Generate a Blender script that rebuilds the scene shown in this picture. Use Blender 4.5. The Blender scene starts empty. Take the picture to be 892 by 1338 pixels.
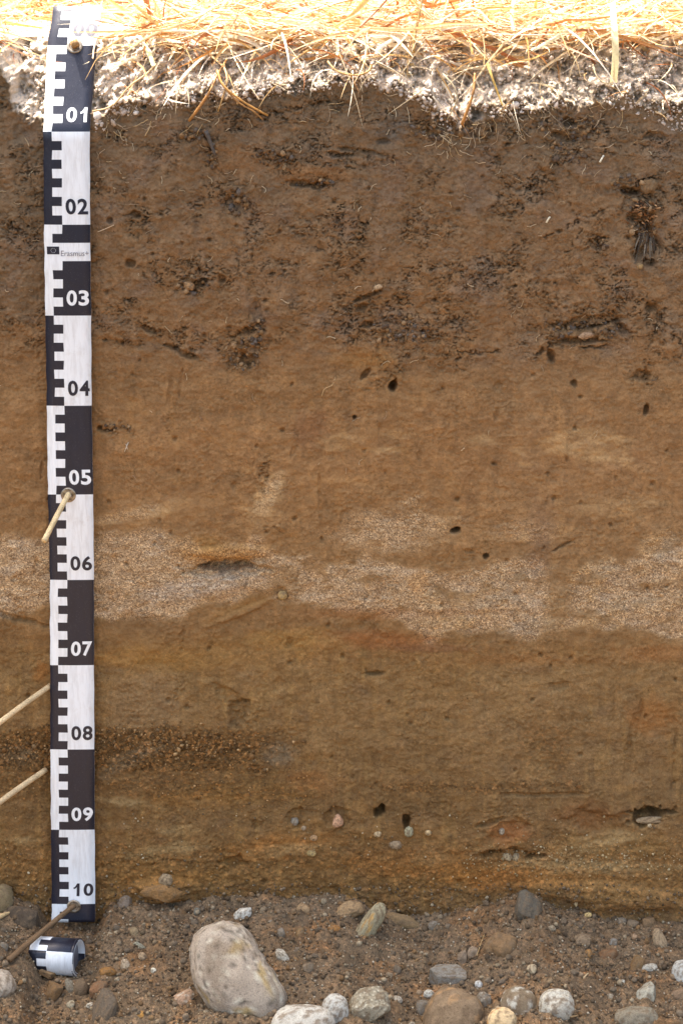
import bpy, bmesh, math, random
import numpy as np
from mathutils import Vector, Matrix

# ------------------------------------------------------------------ scene, camera, light
scene = bpy.context.scene
COL = scene.collection
R = math.radians
W0, H0, F = 892.0, 1338.0, 3149.0          # photograph frame and focal length in its pixels
CAM = np.array((0.0, -2.6, 0.175)); PITCH = R(15)
FWD = np.array((0, math.cos(PITCH), -math.sin(PITCH)))
UPV = np.array((0, math.sin(PITCH), math.cos(PITCH)))
cam_d = bpy.data.cameras.new('camera'); cam = bpy.data.objects.new('camera', cam_d); COL.objects.link(cam)
cam.location = CAM; cam.rotation_euler = (R(90) - PITCH, 0, 0)
cam_d.sensor_fit = 'VERTICAL'; cam_d.sensor_height = 36; cam_d.sensor_width = 24
cam_d.lens = 36 * F / H0
cam_d.clip_start = 0.05; cam_d.clip_end = 300
scene.camera = cam

SUN = Vector((-0.27, 0.24, 0.93)).normalized()
elev = math.asin(SUN.z); azim = math.atan2(SUN.x, SUN.y)
world = bpy.data.worlds.new('World'); scene.world = world; world.use_nodes = True
wn = world.node_tree; wn.nodes.clear()
sky = wn.nodes.new('ShaderNodeTexSky'); sky.sky_type = 'NISHITA'; sky.sun_disc = False
sky.sun_elevation = elev; sky.sun_rotation = azim
sky.air_density = 1.0; sky.dust_density = 6.0; sky.ozone_density = 0.0
bg = wn.nodes.new('ShaderNodeBackground'); bg.inputs[1].default_value = 0.15
wo = wn.nodes.new('ShaderNodeOutputWorld')
wn.links.new(sky.outputs[0], bg.inputs[0]); wn.links.new(bg.outputs[0], wo.inputs[0])
sun_d = bpy.data.lights.new('sun', 'SUN'); sun_d.energy = 4.2; sun_d.angle = R(0.5); sun_d.color = (1, 0.955, 0.91)
sun_o = bpy.data.objects.new('sun', sun_d); COL.objects.link(sun_o)
sun_o.rotation_euler = SUN.to_track_quat('Z', 'Y').to_euler(); sun_o.location = (-3, 3, 9)
scene.view_settings.view_transform = 'Standard'; scene.view_settings.look = 'None'
scene.view_settings.gamma = 1.0; scene.view_settings.exposure = 2.05
scene.view_settings.use_curve_mapping = False

rng = np.random.default_rng(11)
random.seed(5)

# ------------------------------------------------------------------ geometry of the view (to read positions off the photograph)
def on_plane(px, py, y=0.0):
    """world point where the photograph's pixel meets the vertical plane Y = y"""
    X = (px - W0 / 2) / F; Y = (H0 / 2 - py) / F
    ry = FWD[1] + Y * UPV[1]; rz = FWD[2] + Y * UPV[2]
    t = (y - CAM[1]) / ry
    return np.array((X * t, y, CAM[2] + rz * t))
def to_px(x, y, z):
    dy = y - CAM[1]; dz = z - CAM[2]
    dep = dy * FWD[1] + dz * FWD[2]
    return W0 / 2 + F * x / dep, H0 / 2 - F * (dy * UPV[1] + dz * UPV[2]) / dep

# ------------------------------------------------------------------ numpy noise
def _h(ix, iy, s):
    n = (ix.astype(np.int64) * 374761393 + iy.astype(np.int64) * 668265263 + s * 1442695041) & 0xffffffff
    n = ((n ^ (n >> 13)) * 1274126177) & 0xffffffff
    n = ((n ^ (n >> 16)) * 2246822519) & 0xffffffff
    return ((n ^ (n >> 15)) & 0xffffff) / float(0xffffff)
def noise(x, y, s=0):
    """gradient noise, about -1..1"""
    ix = np.floor(x); iy = np.floor(y); fx = x - ix; fy = y - iy
    u = fx * fx * fx * (fx * (fx * 6 - 15) + 10); v = fy * fy * fy * (fy * (fy * 6 - 15) + 10)
    def g(ox, oy):
        a = _h(ix + ox, iy + oy, s) * 2 * math.pi
        return np.cos(a) * (fx - ox) + np.sin(a) * (fy - oy)
    a = g(0, 0) * (1 - u) + g(1, 0) * u; b = g(0, 1) * (1 - u) + g(1, 1) * u
    return (a * (1 - v) + b * v) * 1.55
def fbm(x, y, s=0, o=4, gain=0.5):
    r = 0; a = 1; t = 0
    for i in range(o):
        r = r + a * noise(x, y, s + 17 * i); t += a; a *= gain; x = x * 2.03 + 5.1; y = y * 2.03 + 1.7
    return r / t
def worley(x, y, s=0):
    ix = np.floor(x); iy = np.floor(y); f1 = np.full(x.shape, 9.0); f2 = f1.copy(); idn = f1 * 0
    for ox in (-1, 0, 1):
        for oy in (-1, 0, 1):
            cx = ix + ox; cy = iy + oy
            d = np.hypot(cx + _h(cx, cy, s) - x, cy + _h(cx, cy, s + 7) - y)
            n = d < f1
            f2 = np.where(n, f1, np.minimum(f2, d)); idn = np.where(n, _h(cx, cy, s + 13), idn); f1 = np.where(n, d, f1)
    return f1, f2, idn
def sstep(a, b, x):
    t = np.clip((x - a) / (b - a), 0, 1); return t * t * (3 - 2 * t)
def lin(c):
    c = np.asarray(c, float) / 255.0
    return np.where(c <= 0.04045, c / 12.92, ((c + 0.055) / 1.055) ** 2.4)
ALB = 0.80 / 0.72
def alb(*c):                                 # the colour a surface has in the shade beside the white tape -> its own colour
    return lin(c) * ALB * np.array((0.985, 1.015, 0.88))

# ------------------------------------------------------------------ mesh helpers
def mesh_np(name, verts, faces, mats, col=None, mask=None, smooth=True, midx=None):
    """faces: (n,3) or (n,4) array"""
    me = bpy.data.meshes.new(name)
    verts = np.asarray(verts, np.float32); faces = np.asarray(faces, np.int32)
    k = faces.shape[1]; n = len(faces)
    me.vertices.add(len(verts)); me.vertices.foreach_set('co', verts.ravel())
    me.loops.add(n * k); me.loops.foreach_set('vertex_index', faces.ravel())
    me.polygons.add(n); me.polygons.foreach_set('loop_start', np.arange(0, n * k, k, dtype=np.int32))
    me.polygons.foreach_set('loop_total', np.full(n, k, np.int32))
    if smooth: me.polygons.foreach_set('use_smooth', np.ones(n, bool))
    for m in (mats if isinstance(mats, (list, tuple)) else [mats]): me.materials.append(m)
    if midx is not None: me.polygons.foreach_set('material_index', np.asarray(midx, np.int32))
    me.update(calc_edges=True); me.validate()
    for nm, a in (('Col', col), ('Mask', mask)):
        if a is not None:
            at = me.attributes.new(nm, 'FLOAT_COLOR', 'POINT')
            q = np.ones((len(verts), 4), np.float32); q[:, :3] = a
            at.data.foreach_set('color', q.ravel())
    return me
def obj(name, me, parent=None, label=None, cat=None, group=None, kind=None, loc=None):
    o = bpy.data.objects.new(name, me); COL.objects.link(o)
    if parent is not None: o.parent = parent
    if loc is not None: o.location = loc
    if label: o['label'] = label
    if cat: o['category'] = cat
    if group: o['group'] = group
    if kind: o['kind'] = kind
    return o
def recentre(verts):
    v = np.asarray(verts, float); c = (v.min(0) + v.max(0)) / 2; c[2] = v[:, 2].min()
    return v - c, c
def grid_faces(nr, nc):
    i = np.arange(nr - 1)[:, None] * nc + np.arange(nc - 1)[None]
    return np.stack([i, i + 1, i + nc + 1, i + nc], -1).reshape(-1, 4)
def ico(sub):
    bm = bmesh.new(); bmesh.ops.create_icosphere(bm, subdivisions=sub, radius=1.0)
    bm.verts.ensure_lookup_table()
    v = np.array([x.co[:] for x in bm.verts]); f = np.array([[q.index for q in p.verts] for p in bm.faces]); bm.free()
    return v / np.linalg.norm(v, axis=1)[:, None], f
ICO = {k: ico(k) for k in (1, 2, 3, 4, 5)}
def rand_rot(n, g=rng):
    q = g.normal(size=(n, 4)); q /= np.linalg.norm(q, axis=1)[:, None]
    w, x, y, z = q.T
    return np.stack([np.stack([1-2*(y*y+z*z), 2*(x*y-z*w), 2*(x*z+y*w)], -1),
                     np.stack([2*(x*y+z*w), 1-2*(x*x+z*z), 2*(y*z-x*w)], -1),
                     np.stack([2*(x*z-y*w), 2*(y*z+x*w), 1-2*(x*x+y*y)], -1)], 1)
def chunks(pos, size, cols, sub=1, jit=0.22, flat=(0.6, 1.0), g=rng):
    """many irregular lumps as one set of arrays"""
    bv, bf = ICO[sub]; n = len(pos); k = len(bv)
    sh = 1 + g.uniform(-jit, jit, (n, k))
    v = bv[None] * sh[..., None]
    sc = np.stack([g.uniform(*flat, n), g.uniform(*flat, n), g.uniform(*flat, n)], -1)
    v = v * sc[:, None, :] * np.asarray(size)[:, None, None]
    v = np.einsum('nij,nkj->nki', rand_rot(n, g), v) + np.asarray(pos)[:, None, :]
    f = bf[None] + (np.arange(n) * k)[:, None, None]
    c = np.repeat(np.asarray(cols)[:, None, :], k, 1)
    return v.reshape(-1, 3), f.reshape(-1, 3), c.reshape(-1, 3)
def merge(parts):
    V = []; Fc = []; C = []; o = 0
    for v, f, c in parts:
        V.append(v); Fc.append(np.asarray(f) + o); C.append(c); o += len(v)
    return np.concatenate(V), np.concatenate(Fc), np.concatenate(C)
def ribbon(pts, widths, side, col, fold=0.25):
    """a folded leaf blade: three vertices per ring"""
    pts = np.asarray(pts, float); n = len(pts)
    tan = np.gradient(pts, axis=0); tan /= np.linalg.norm(tan, axis=1)[:, None] + 1e-9
    s = np.asarray(side, float)[None] - tan * (tan @ np.asarray(side, float))[:, None]
    s /= np.linalg.norm(s, axis=1)[:, None] + 1e-9
    nn = np.cross(tan, s)
    w = np.asarray(widths)[:, None] / 2
    v = np.stack([pts - s * w + nn * w * fold, pts - nn * w * fold, pts + s * w + nn * w * fold], 1).reshape(-1, 3)
    i = np.arange(n - 1)[:, None] * 3
    f = np.concatenate([np.stack([i[:, 0], i[:, 0]+1, i[:, 0]+4, i[:, 0]+3], -1), np.stack([i[:, 0]+1, i[:, 0]+2, i[:, 0]+5, i[:, 0]+4], -1)])
    c = np.asarray(col, float); c = np.repeat(c[None] if c.ndim == 1 else c, 1 if c.ndim > 1 else n, 0)
    return v, f, np.repeat(c, 3, 0)
def tube(pts, rad, col, sides=6, cap=True):
    pts = np.asarray(pts, float); n = len(pts)
    tan = np.gradient(pts, axis=0); tan /= np.linalg.norm(tan, axis=1)[:, None] + 1e-9
    ref = np.array((0.31, 0.2, 0.93)) if abs(tan[0][2]) < 0.9 else np.array((1.0, 0.1, 0.1))
    a = np.cross(tan, ref); a /= np.linalg.norm(a, axis=1)[:, None]; b = np.cross(tan, a)
    th = np.arange(sides) / sides * 2 * math.pi
    r = np.broadcast_to(np.asarray(rad, float), (n,))[:, None, None]
    v = pts[:, None] + r * (a[:, None] * np.cos(th)[None, :, None] + b[:, None] * np.sin(th)[None, :, None])
    v = v.reshape(-1, 3)
    f = []
    for i in range(n - 1):
        for j in range(sides):
            k = (j + 1) % sides
            f.append((i*sides+j, i*sides+k, (i+1)*sides+k, (i+1)*sides+j))
    f = np.array(f)
    if cap:
        v = np.concatenate([v, pts[:1], pts[-1:]]); c0 = n * sides
        e = []
        for j in range(sides):
            k = (j + 1) % sides
            e.append((c0, k, j, j)); e.append((c0 + 1, (n-1)*sides+j, (n-1)*sides+k, (n-1)*sides+k))
        # triangles written as two-corner-shared quads are invalid: fan with real quads over pairs
        q = []
        for base, c1, flip in ((0, c0, 1), ((n-1)*sides, c0 + 1, 0)):
            for j in range(0, sides, 2):
                t = (c1, base+j, base+(j+1) % sides, base+(j+2) % sides)
                q.append(t[::-1] if flip else t)
        f = np.concatenate([f, np.array(q)])
    c = np.asarray(col, float); c = c if c.ndim > 1 else np.repeat(c[None], n, 0)
    c = np.repeat(c, sides, 0)
    if cap: c = np.concatenate([c, c[:1], c[-1:]])
    return v, f, c
def bez(p, n=9):
    """smooth curve through control points"""
    p = np.asarray(p, float)
    if len(p) == 2: return p[0] + (p[1] - p[0]) * np.linspace(0, 1, n)[:, None]
    q = np.concatenate([2*p[:1]-p[1:2], p, 2*p[-1:]-p[-2:-1]]); out = []
    m = len(p) - 1
    for t in np.linspace(0, m - 1e-6, n):
        i = int(t); u = t - i; a, b, c, d = q[i:i+4]
        out.append(0.5*((2*b)+(-a+c)*u+(2*a-5*b+4*c-d)*u*u+(-a+3*b-3*c+d)*u**3))
    return np.array(out)

# ------------------------------------------------------------------ materials
def mat(name):
    m = bpy.data.materials.new(name); m.use_nodes = True
    nt = m.node_tree; return m, nt, nt.nodes['Principled BSDF']
def attr(nt, nm):
    a = nt.nodes.new('ShaderNodeAttribute'); a.attribute_name = nm; return a
def nnoise(nt, scale, detail=3, rough=0.6, coord=None):
    n = nt.nodes.new('ShaderNodeTexNoise'); n.inputs['Scale'].default_value = scale
    n.inputs['Detail'].default_value = detail; n.inputs['Roughness'].default_value = rough
    if coord is not None: nt.links.new(coord, n.inputs['Vector'])
    return n
def ramp(nt, fac, stops):
    r = nt.nodes.new('ShaderNodeValToRGB'); nt.links.new(fac, r.inputs[0]); e = r.color_ramp.elements
    while len(e) < len(stops): e.new(0.5)
    for x, (p, c) in zip(e, stops): x.position = p; x.color = (*c, 1) if len(c) == 3 else c
    return r
def mixc(nt, a, b, fac=1.0, mode='MULTIPLY'):
    m = nt.nodes.new('ShaderNodeMix'); m.data_type = 'RGBA'; m.blend_type = mode; m.clamp_result = False
    for s, i in ((a, 6), (b, 7), (fac, 0)):
        if hasattr(s, 'default_value') or hasattr(s, 'links'): nt.links.new(s, m.inputs[i])
        else: m.inputs[i].default_value = s if i == 0 else (*s, 1)
    return m.outputs[2]
def bump(nt, h, dist, strength=1.0, prev=None):
    b = nt.nodes.new('ShaderNodeBump'); b.inputs['Distance'].default_value = dist; b.inputs['Strength'].default_value = strength
    nt.links.new(h, b.inputs['Height'])
    if prev is not None: nt.links.new(prev, b.inputs['Normal'])
    return b.outputs[0]

def soil_material():
    m, nt, p = mat('soil')
    geo = nt.nodes.new('ShaderNodeNewGeometry'); pos = geo.outputs['Position']
    c = attr(nt, 'Col').outputs['Color']; sep = nt.nodes.new('ShaderNodeSeparateColor')
    nt.links.new(attr(nt, 'Mask').outputs['Color'], sep.inputs[0])
    # loam: soft mottling
    n1 = nnoise(nt, 260, 5, 0.7, pos)
    r1 = ramp(nt, n1.outputs['Fac'], [(0.28, (0.66, 0.64, 0.62)), (0.48, (1, 1, 1)), (0.74, (1.28, 1.26, 1.22))])
    nsA = nnoise(nt, 14, 4, 0.6, pos); rsA = ramp(nt, nsA.outputs['Fac'], [(0.38, (0.35, 0.35, 0.35)), (0.62, (1, 1, 1))])
    c = mixc(nt, c, r1.outputs[0], rsA.outputs[0])
    n1b = nnoise(nt, 90, 4, 0.65, pos)
    r1b = ramp(nt, n1b.outputs['Fac'], [(0.3, (0.80, 0.80, 0.82)), (0.5, (1, 1, 1)), (0.72, (1.2, 1.16, 1.1))])
    c = mixc(nt, c, r1b.outputs[0], 0.8)
    n5 = nnoise(nt, 420, 4, 0.75, pos)
    r5 = ramp(nt, n5.outputs['Fac'], [(0.33, (0.30, 0.28, 0.26)), (0.39, (0.97, 0.97, 0.97)), (0.64, (1.02, 1.02, 1.02)), (0.71, (1.8, 1.75, 1.65))])
    c = mixc(nt, c, r5.outputs[0], rsA.outputs[0])
    # sand grains, each its own mineral colour
    v = nt.nodes.new('ShaderNodeTexVoronoi'); v.inputs['Scale'].default_value = 950; nt.links.new(pos, v.inputs['Vector'])
    sc = nt.nodes.new('ShaderNodeSeparateColor'); nt.links.new(v.outputs['Color'], sc.inputs[0])
    r2 = ramp(nt, sc.outputs[0], [(0.0, (0.40, 0.37, 0.36)), (0.2, (0.7, 0.66, 0.64)), (0.5, (1.0, 0.97, 0.95)), (0.85, (1.3, 1.27, 1.22)), (1.0, (2.0, 1.95, 1.85))])
    c = mixc(nt, c, r2.outputs[0], sep.outputs[0])
    # coarse grit
    v2 = nt.nodes.new('ShaderNodeTexVoronoi'); v2.inputs['Scale'].default_value = 300; nt.links.new(pos, v2.inputs['Vector'])
    sc2 = nt.nodes.new('ShaderNodeSeparateColor'); nt.links.new(v2.outputs['Color'], sc2.inputs[0])
    r3 = ramp(nt, sc2.outputs[0], [(0.0, (0.35, 0.33, 0.3)), (0.45, (0.8, 0.74, 0.66)), (0.8, (1.15, 1.0, 0.8)), (1.0, (2.2, 1.8, 1.5))])
    c = mixc(nt, c, r3.outputs[0], sep.outputs[1])
    nt.links.new(c, p.inputs['Base Color'])
    p.inputs['Roughness'].default_value = 0.95; p.inputs['Specular IOR Level'].default_value = 0.08
    ns = nnoise(nt, 22, 4, 0.6, pos)
    rs = ramp(nt, ns.outputs['Fac'], [(0.42, (0.05, 0.05, 0.05)), (0.64, (0.8, 0.8, 0.8))])
    n = bump(nt, n1.outputs['Fac'], 0.0026, 0.8)
    nt.links.new(rs.outputs[0], n.node.inputs['Strength'])
    n = bump(nt, v.outputs['Distance'], 0.0012, 0.35, n)
    n2 = nnoise(nt, 900, 2, 0.6, pos)
    n = bump(nt, n2.outputs['Fac'], 0.0008, 0.5, n)
    n = bump(nt, n5.outputs['Fac'], 0.0016, 0.4, n)
    nt.links.new(n, p.inputs['Normal'])
    return m
def stone_material(name='stone', rough=0.8):
    m, nt, p = mat(name)
    tc = nt.nodes.new('ShaderNodeNewGeometry').outputs['Position']
    c = attr(nt, 'Col').outputs['Color']
    n = nnoise(nt, 500, 5, 0.7, tc)
    r = ramp(nt, n.outputs['Fac'], [(0.32, (0.52, 0.50, 0.48)), (0.47, (1, 1, 1)), (0.68, (1.25, 1.25, 1.22))])
    c = mixc(nt, c, r.outputs[0], 0.8)
    n3 = nnoise(nt, 1300, 2, 0.5, tc)
    r = ramp(nt, n3.outputs['Fac'], [(0.33, (0.45, 0.42, 0.4)), (0.42, (1, 1, 1)), (0.62, (1, 1, 1)), (0.7, (1.4, 1.4, 1.4))])
    c = mixc(nt, c, r.outputs[0], 0.6)
    nt.links.new(c, p.inputs['Base Color']); p.inputs['Roughness'].default_value = rough
    p.inputs['Specular IOR Level'].default_value = 0.12
    nt.links.new(bump(nt, n.outputs['Fac'], 0.0012, 0.5), p.inputs['Normal'])
    return m
def straw_material():
    m, nt, p = mat('straw')
    c0 = attr(nt, 'Col').outputs['Color']
    n = nnoise(nt, 300, 3, 0.6, nt.nodes.new('ShaderNodeNewGeometry').outputs['Position'])
    r = ramp(nt, n.outputs['Fac'], [(0.3, (0.75, 0.72, 0.68)), (0.55, (1, 1, 1))])
    c = mixc(nt, c0, r.outputs[0], 0.8)
    nt.links.new(c, p.inputs['Base Color']); p.inputs['Roughness'].default_value = 0.5
    t = nt.nodes.new('ShaderNodeBsdfTranslucent'); nt.links.new(c, t.inputs[0])
    mx = nt.nodes.new('ShaderNodeMixShader'); mx.inputs[0].default_value = 0.30
    nt.links.new(p.outputs[0], mx.inputs[1]); nt.links.new(t.outputs[0], mx.inputs[2])
    nt.links.new(mx.outputs[0], nt.nodes['Material Output'].inputs[0])
    return m
def print_material(name, col, rough=0.42, dirt=0.25):
    m, nt, p = mat(name)
    pos = nt.nodes.new('ShaderNodeNewGeometry').outputs['Position']
    mp = nt.nodes.new('ShaderNodeMapping'); mp.inputs['Scale'].default_value = (1, 1, 0.12); nt.links.new(pos, mp.inputs[0])
    n = nnoise(nt, 260, 4, 0.7, mp.outputs[0])
    r = ramp(nt, n.outputs['Fac'], [(0.3, (1-dirt, 1-dirt*1.1, 1-dirt*1.2)), (0.55, (1, 1, 1))])
    c = mixc(nt, tuple(col), r.outputs[0], 0.7)
    n2 = nnoise(nt, 45, 5, 0.75, pos)
    r2 = ramp(nt, n2.outputs['Fac'], [(0.56, (1, 1, 1)), (0.74, (0.86, 0.82, 0.78))])
    c = mixc(nt, c, r2.outputs[0], 0.8)
    n3 = nnoise(nt, 1500, 1, 0.5, pos)
    if sum(col) < 0.6:
        r3 = ramp(nt, n3.outputs['Fac'], [(0.70, (0, 0, 0)), (0.76, (0.12, 0.11, 0.1))])
        c = mixc(nt, c, r3.outputs[0], 1.0, 'ADD')
    nt.links.new(c, p.inputs['Base Color']); p.inputs['Roughness'].default_value = rough
    p.inputs['Specular IOR Level'].default_value = 0.5
    nt.links.new(bump(nt, n2.outputs['Fac'], 0.002, 0.25), p.inputs['Normal'])
    return m
SOIL = soil_material(); STONE = stone_material(); STRAW = straw_material()
WOOD = stone_material('weathered_wood', 0.75)
WHITE = print_material('white_vinyl', (0.78, 0.80, 0.775), 0.36); BLACK = print_material('black_print', (0.017, 0.018, 0.028), 0.33, 0.2)
BLACK.node_tree.nodes['Principled BSDF'].inputs['Specular IOR Level'].default_value = 0.42
GREYPRINT = print_material('grey_print', (0.2, 0.19, 0.2))
BRASS, _nt, _p = mat('tarnished_brass'); _p.inputs['Metallic'].default_value = 0.85; _p.inputs['Roughness'].default_value = 0.38
_n = nnoise(_nt, 300, 3, 0.6, _nt.nodes.new('ShaderNodeNewGeometry').outputs['Position'])
_nt.links.new(ramp(_nt, _n.outputs['Fac'], [(0.3, (0.14, 0.11, 0.07)), (0.6, (0.42, 0.36, 0.27))]).outputs[0], _p.inputs['Base Color'])

# ------------------------------------------------------------------ the excavated soil face
def axis(lo, hi, step, far_lo, far_hi, grow=1.18):
    a = list(np.arange(lo, hi, step)); s = step; x = a[-1]
    while x < far_hi: s = min(s * grow, 0.08); x += s; a.append(x)
    s = step; x = a[0]; b = []
    while x > far_lo: s = min(s * grow, 0.08); x -= s; b.append(x)
    return np.array(b[::-1] + a)
STEP = 0.00098
xs = axis(-0.40, 0.40, STEP, -2.5, 2.5)
zs = np.concatenate([np.arange(-1.09, -0.62, 0.00108), np.arange(-0.62, -0.004, STEP)])
X, Z = np.meshgrid(xs, zs)
U, V = to_px(X, 0.0, Z)

_vr = V[:, U.shape[1] // 2]; _uc = (U[0], U[-1])
def window(x0, x1, y0, y1):
    r = np.flatnonzero((_vr > y0 - 25) & (_vr < y1 + 25)); c = np.flatnonzero((np.maximum(*_uc) > x0) & (np.minimum(*_uc) < x1))
    return (slice(r[0], r[-1] + 1), slice(c[0], c[-1] + 1)) if len(r) and len(c) else (slice(0, 0), slice(0, 0))
def ell(x, y, rx, ry, ang=0, wob=0.25, s=3, soft=0.35):
    """soft ellipse mask in photograph pixels with a ragged rim"""
    a = R(ang); m = 2.2 * max(rx, ry) + 4; w_ = window(x - m, x + m, y - m, y + m)
    out = np.zeros(U.shape); u = U[w_]; v = V[w_]
    if not u.size: return out
    dx = u - x; dy = v - y
    px = dx * math.cos(a) - dy * math.sin(a); py = dx * math.sin(a) + dy * math.cos(a)
    d = np.hypot(px / rx, py / ry); o = 1 - sstep(1 - soft, 1 + soft, d + wob * fbm(u / (rx * 0.6 + 6), v / (ry * 0.6 + 6), s, 3))
    out[w_] = np.where(d < 2.2, o, 0)
    return out
def path(pts, w, s=5, wob=2.0):
    """soft polyline mask, full at the line, w pixels half-width"""
    pts = np.asarray(pts, float); lo = pts.min(0) - w * 3 - 6; hi = pts.max(0) + w * 3 + 6
    sel = (U > lo[0]) & (U < hi[0]) & (V > lo[1]) & (V < hi[1])
    u = U[sel] + wob * noise(U[sel] / 5, V[sel] / 5, s); v = V[sel] + wob * noise(U[sel] / 5, V[sel] / 5, s + 1)
    d = np.full(u.shape, 1e9)
    for a, b in zip(pts[:-1], pts[1:]):
        ab = b - a; t = np.clip(((u - a[0]) * ab[0] + (v - a[1]) * ab[1]) / (ab @ ab), 0, 1)
        d = np.minimum(d, np.hypot(u - a[0] - t * ab[0], v - a[1] - t * ab[1]))
    out = np.zeros(U.shape); out[sel] = 1 - sstep(w * 0.4, w * 1.4, d); return out

ii = lambda xp, fp: np.interp(U, xp, fp)
n_lo = fbm(U / 120, V / 120, 21, 4); n_md = fbm(U / 32, V / 26, 22, 4); n_hi = fbm(U / 9, V / 8, 23, 3)
n_vs = fbm(U / 9, V / 70, 24, 4)               # vertical scrape marks of the trowel
n_hs = fbm(U / 60, V / 8, 25, 4)               # thin horizontal bedding
ridge_a = fbm(U / 13, V / 9, 31, 2); ridge_b = fbm(U / 27, V / 16, 33, 3); ridge_c = fbm(U / 7, V / 5.5, 35, 2)

# upper edge: the face turns back where the dry crust starts
edge = np.interp(U[0], [-900, -300, 0, 36, 62, 118, 135, 160, 200, 235, 262, 300, 345, 400, 440, 470, 520, 560, 585, 620, 660, 700, 740, 775, 800, 850, 892, 1300, 1800],
                 [100, 95, 82, 84, 158, 170, 166, 150, 132, 138, 128, 126, 124, 116, 108, 104, 118, 142, 168, 152, 146, 142, 136, 128, 134, 152, 172, 130, 140])
EDGE = edge[None] + 34 * fbm(U / 22, V / 40, 41, 5) * sstep(20, 40, np.abs(U - 90)) + 5 * noise(U / 5, V / 6, 43) - 4
above = np.clip(EDGE - V, 0, None) * 0.00086    # metres above the start of the crust
lip = np.exp(-((V - EDGE + 4) / 9) ** 2)

# ---- colour of the face
vw = V + 10 * n_lo + 5 * n_md
prof = [(60, (98, 82, 70)), (180, (106, 84, 68)), (260, (112, 86, 66)), (340, (117, 88, 65)), (430, (120, 88, 62)), (475, (122, 90, 63)), (505, (128, 96, 68)),
        (600, (133, 98, 68)), (690, (132, 99, 69)), (740, (128, 97, 68)), (820, (122, 91, 61)), (850, (120, 88, 55)), (880, (121, 93, 62)),
        (950, (118, 91, 62)), (1010, (112, 85, 56)), (1060, (106, 80, 52)), (1110, (112, 82, 50)), (1150, (114, 84, 51)), (1200, (112, 84, 56)), (1300, (98, 80, 62))]
py_ = [p for p, _ in prof]; pc_ = alb(*zip(*[c for _, c in prof])) if False else np.array([alb(*c) for _, c in prof])
C = np.stack([np.interp(vw, py_, pc_[:, k]) for k in range(3)], -1)
M = np.zeros(U.shape + (3,))
def tint(mask, c, k=1.0):
    global C
    r = np.flatnonzero(mask.max(1) > 0)
    if not len(r): return
    q = slice(r[0], r[-1] + 1); m = np.clip(mask[q] * k, 0, 1)[..., None]; C[q] = C[q] * (1 - m) + alb(*c) * m
# grey-lilac smears and rusty patches of the topsoil
top = 1 - sstep(440, 500, vw)
tint(top * sstep(0.05, 0.5, fbm(U / 60, V / 45, 51, 3)), (106, 88, 78), 0.55)
tint(top * sstep(0.15, 0.6, fbm(U / 40, V / 30, 52, 3)), (122, 86, 56), 0.5)
tint(top * sstep(0.25, 0.6, fbm(U / 30, V / 26, 53, 3)), (84, 68, 60), 0.45)
tint((1 - sstep(40, 120, U)) * (1 - sstep(380, 440, V)), (96, 80, 68), 0.5)
mid = sstep(460, 520, vw) * (1 - sstep(690, 740, V))
tint(mid * sstep(0.1, 0.6, fbm(U / 50, V / 22, 54, 4)), (150, 112, 76), 0.45)
tint(mid * sstep(0.2, 0.6, fbm(U / 45, V / 35, 55, 3)), (118, 86, 62), 0.5)
low = sstep(820, 860, V)
tint(low * sstep(0.1, 0.6, fbm(U / 45, V / 20, 56, 4)), (128, 92, 50), 0.45)
tint(low * sstep(0.1, 0.6, fbm(U / 38, V / 24, 57, 4)), (106, 82, 62), 0.5)
tint(sstep(1030, 1070, V) * sstep(0.05, 0.5, fbm(U / 55, V / 16, 58, 4)), (120, 86, 46), 0.4)
tint(sstep(1040, 1080, V) * sstep(0.2, 0.6, fbm(U / 26, V / 16, 59, 3)), (82, 64, 46), 0.5)
C = C * (1 + (0.17 * n_vs * sstep(470, 520, V) + 0.10 * n_md * (1 - top) + 0.13 * fbm(U / 75, V / 50, 401, 3) + 0.10 * fbm(U / 26, V / 60, 402, 3)))[..., None]
tint(low * sstep(0.05, 0.4, fbm(U / 10, V / 80, 403, 3)), (134, 104, 66), 0.4)
tint(low * sstep(0.15, 0.5, fbm(U / 12, V / 60, 404, 3)), (104, 76, 44), 0.4)
tint(mid * sstep(0.1, 0.45, fbm(U / 18, V / 60, 405, 3)), (142, 104, 68), 0.4)
tint(top * sstep(0.05, 0.4, fbm(U / 22, V / 80, 406, 3)), (122, 96, 78), 0.6)
tint(top * sstep(0.1, 0.4, fbm(U / 60, V / 50, 407, 3)), (112, 90, 80), 0.5)
# pale streaks in the brown loam
for (x, y, rx, ry, a, k) in [(775, 572, 38, 12, -8, .5), (772, 595, 46, 9, -10, .5), (728, 578, 26, 12, 0, .35), (682, 588, 14, 5, 0, .5), (690, 606, 14, 4, 0, .5), (445, 577, 22, 10, 5, .4), (505, 588, 26, 4, 0, .4),
                             (630, 575, 18, 6, 0, .3), (800, 663, 40, 12, 0, .3), (840, 655, 30, 10, 0, .25), (170, 672, 46, 7, 12, .5), (215, 665, 30, 8, 20, .35), (352, 645, 14, 30, -25, .6), (340, 668, 20, 14, 0, .3), (520, 568, 30, 5, 0, .25)]:
    tint(ell(x, y, rx, ry, a, 0.7, int(x), 0.6) * (0.6 + 0.9 * n_hs), (178, 146, 112), k * 1.5)
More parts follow.
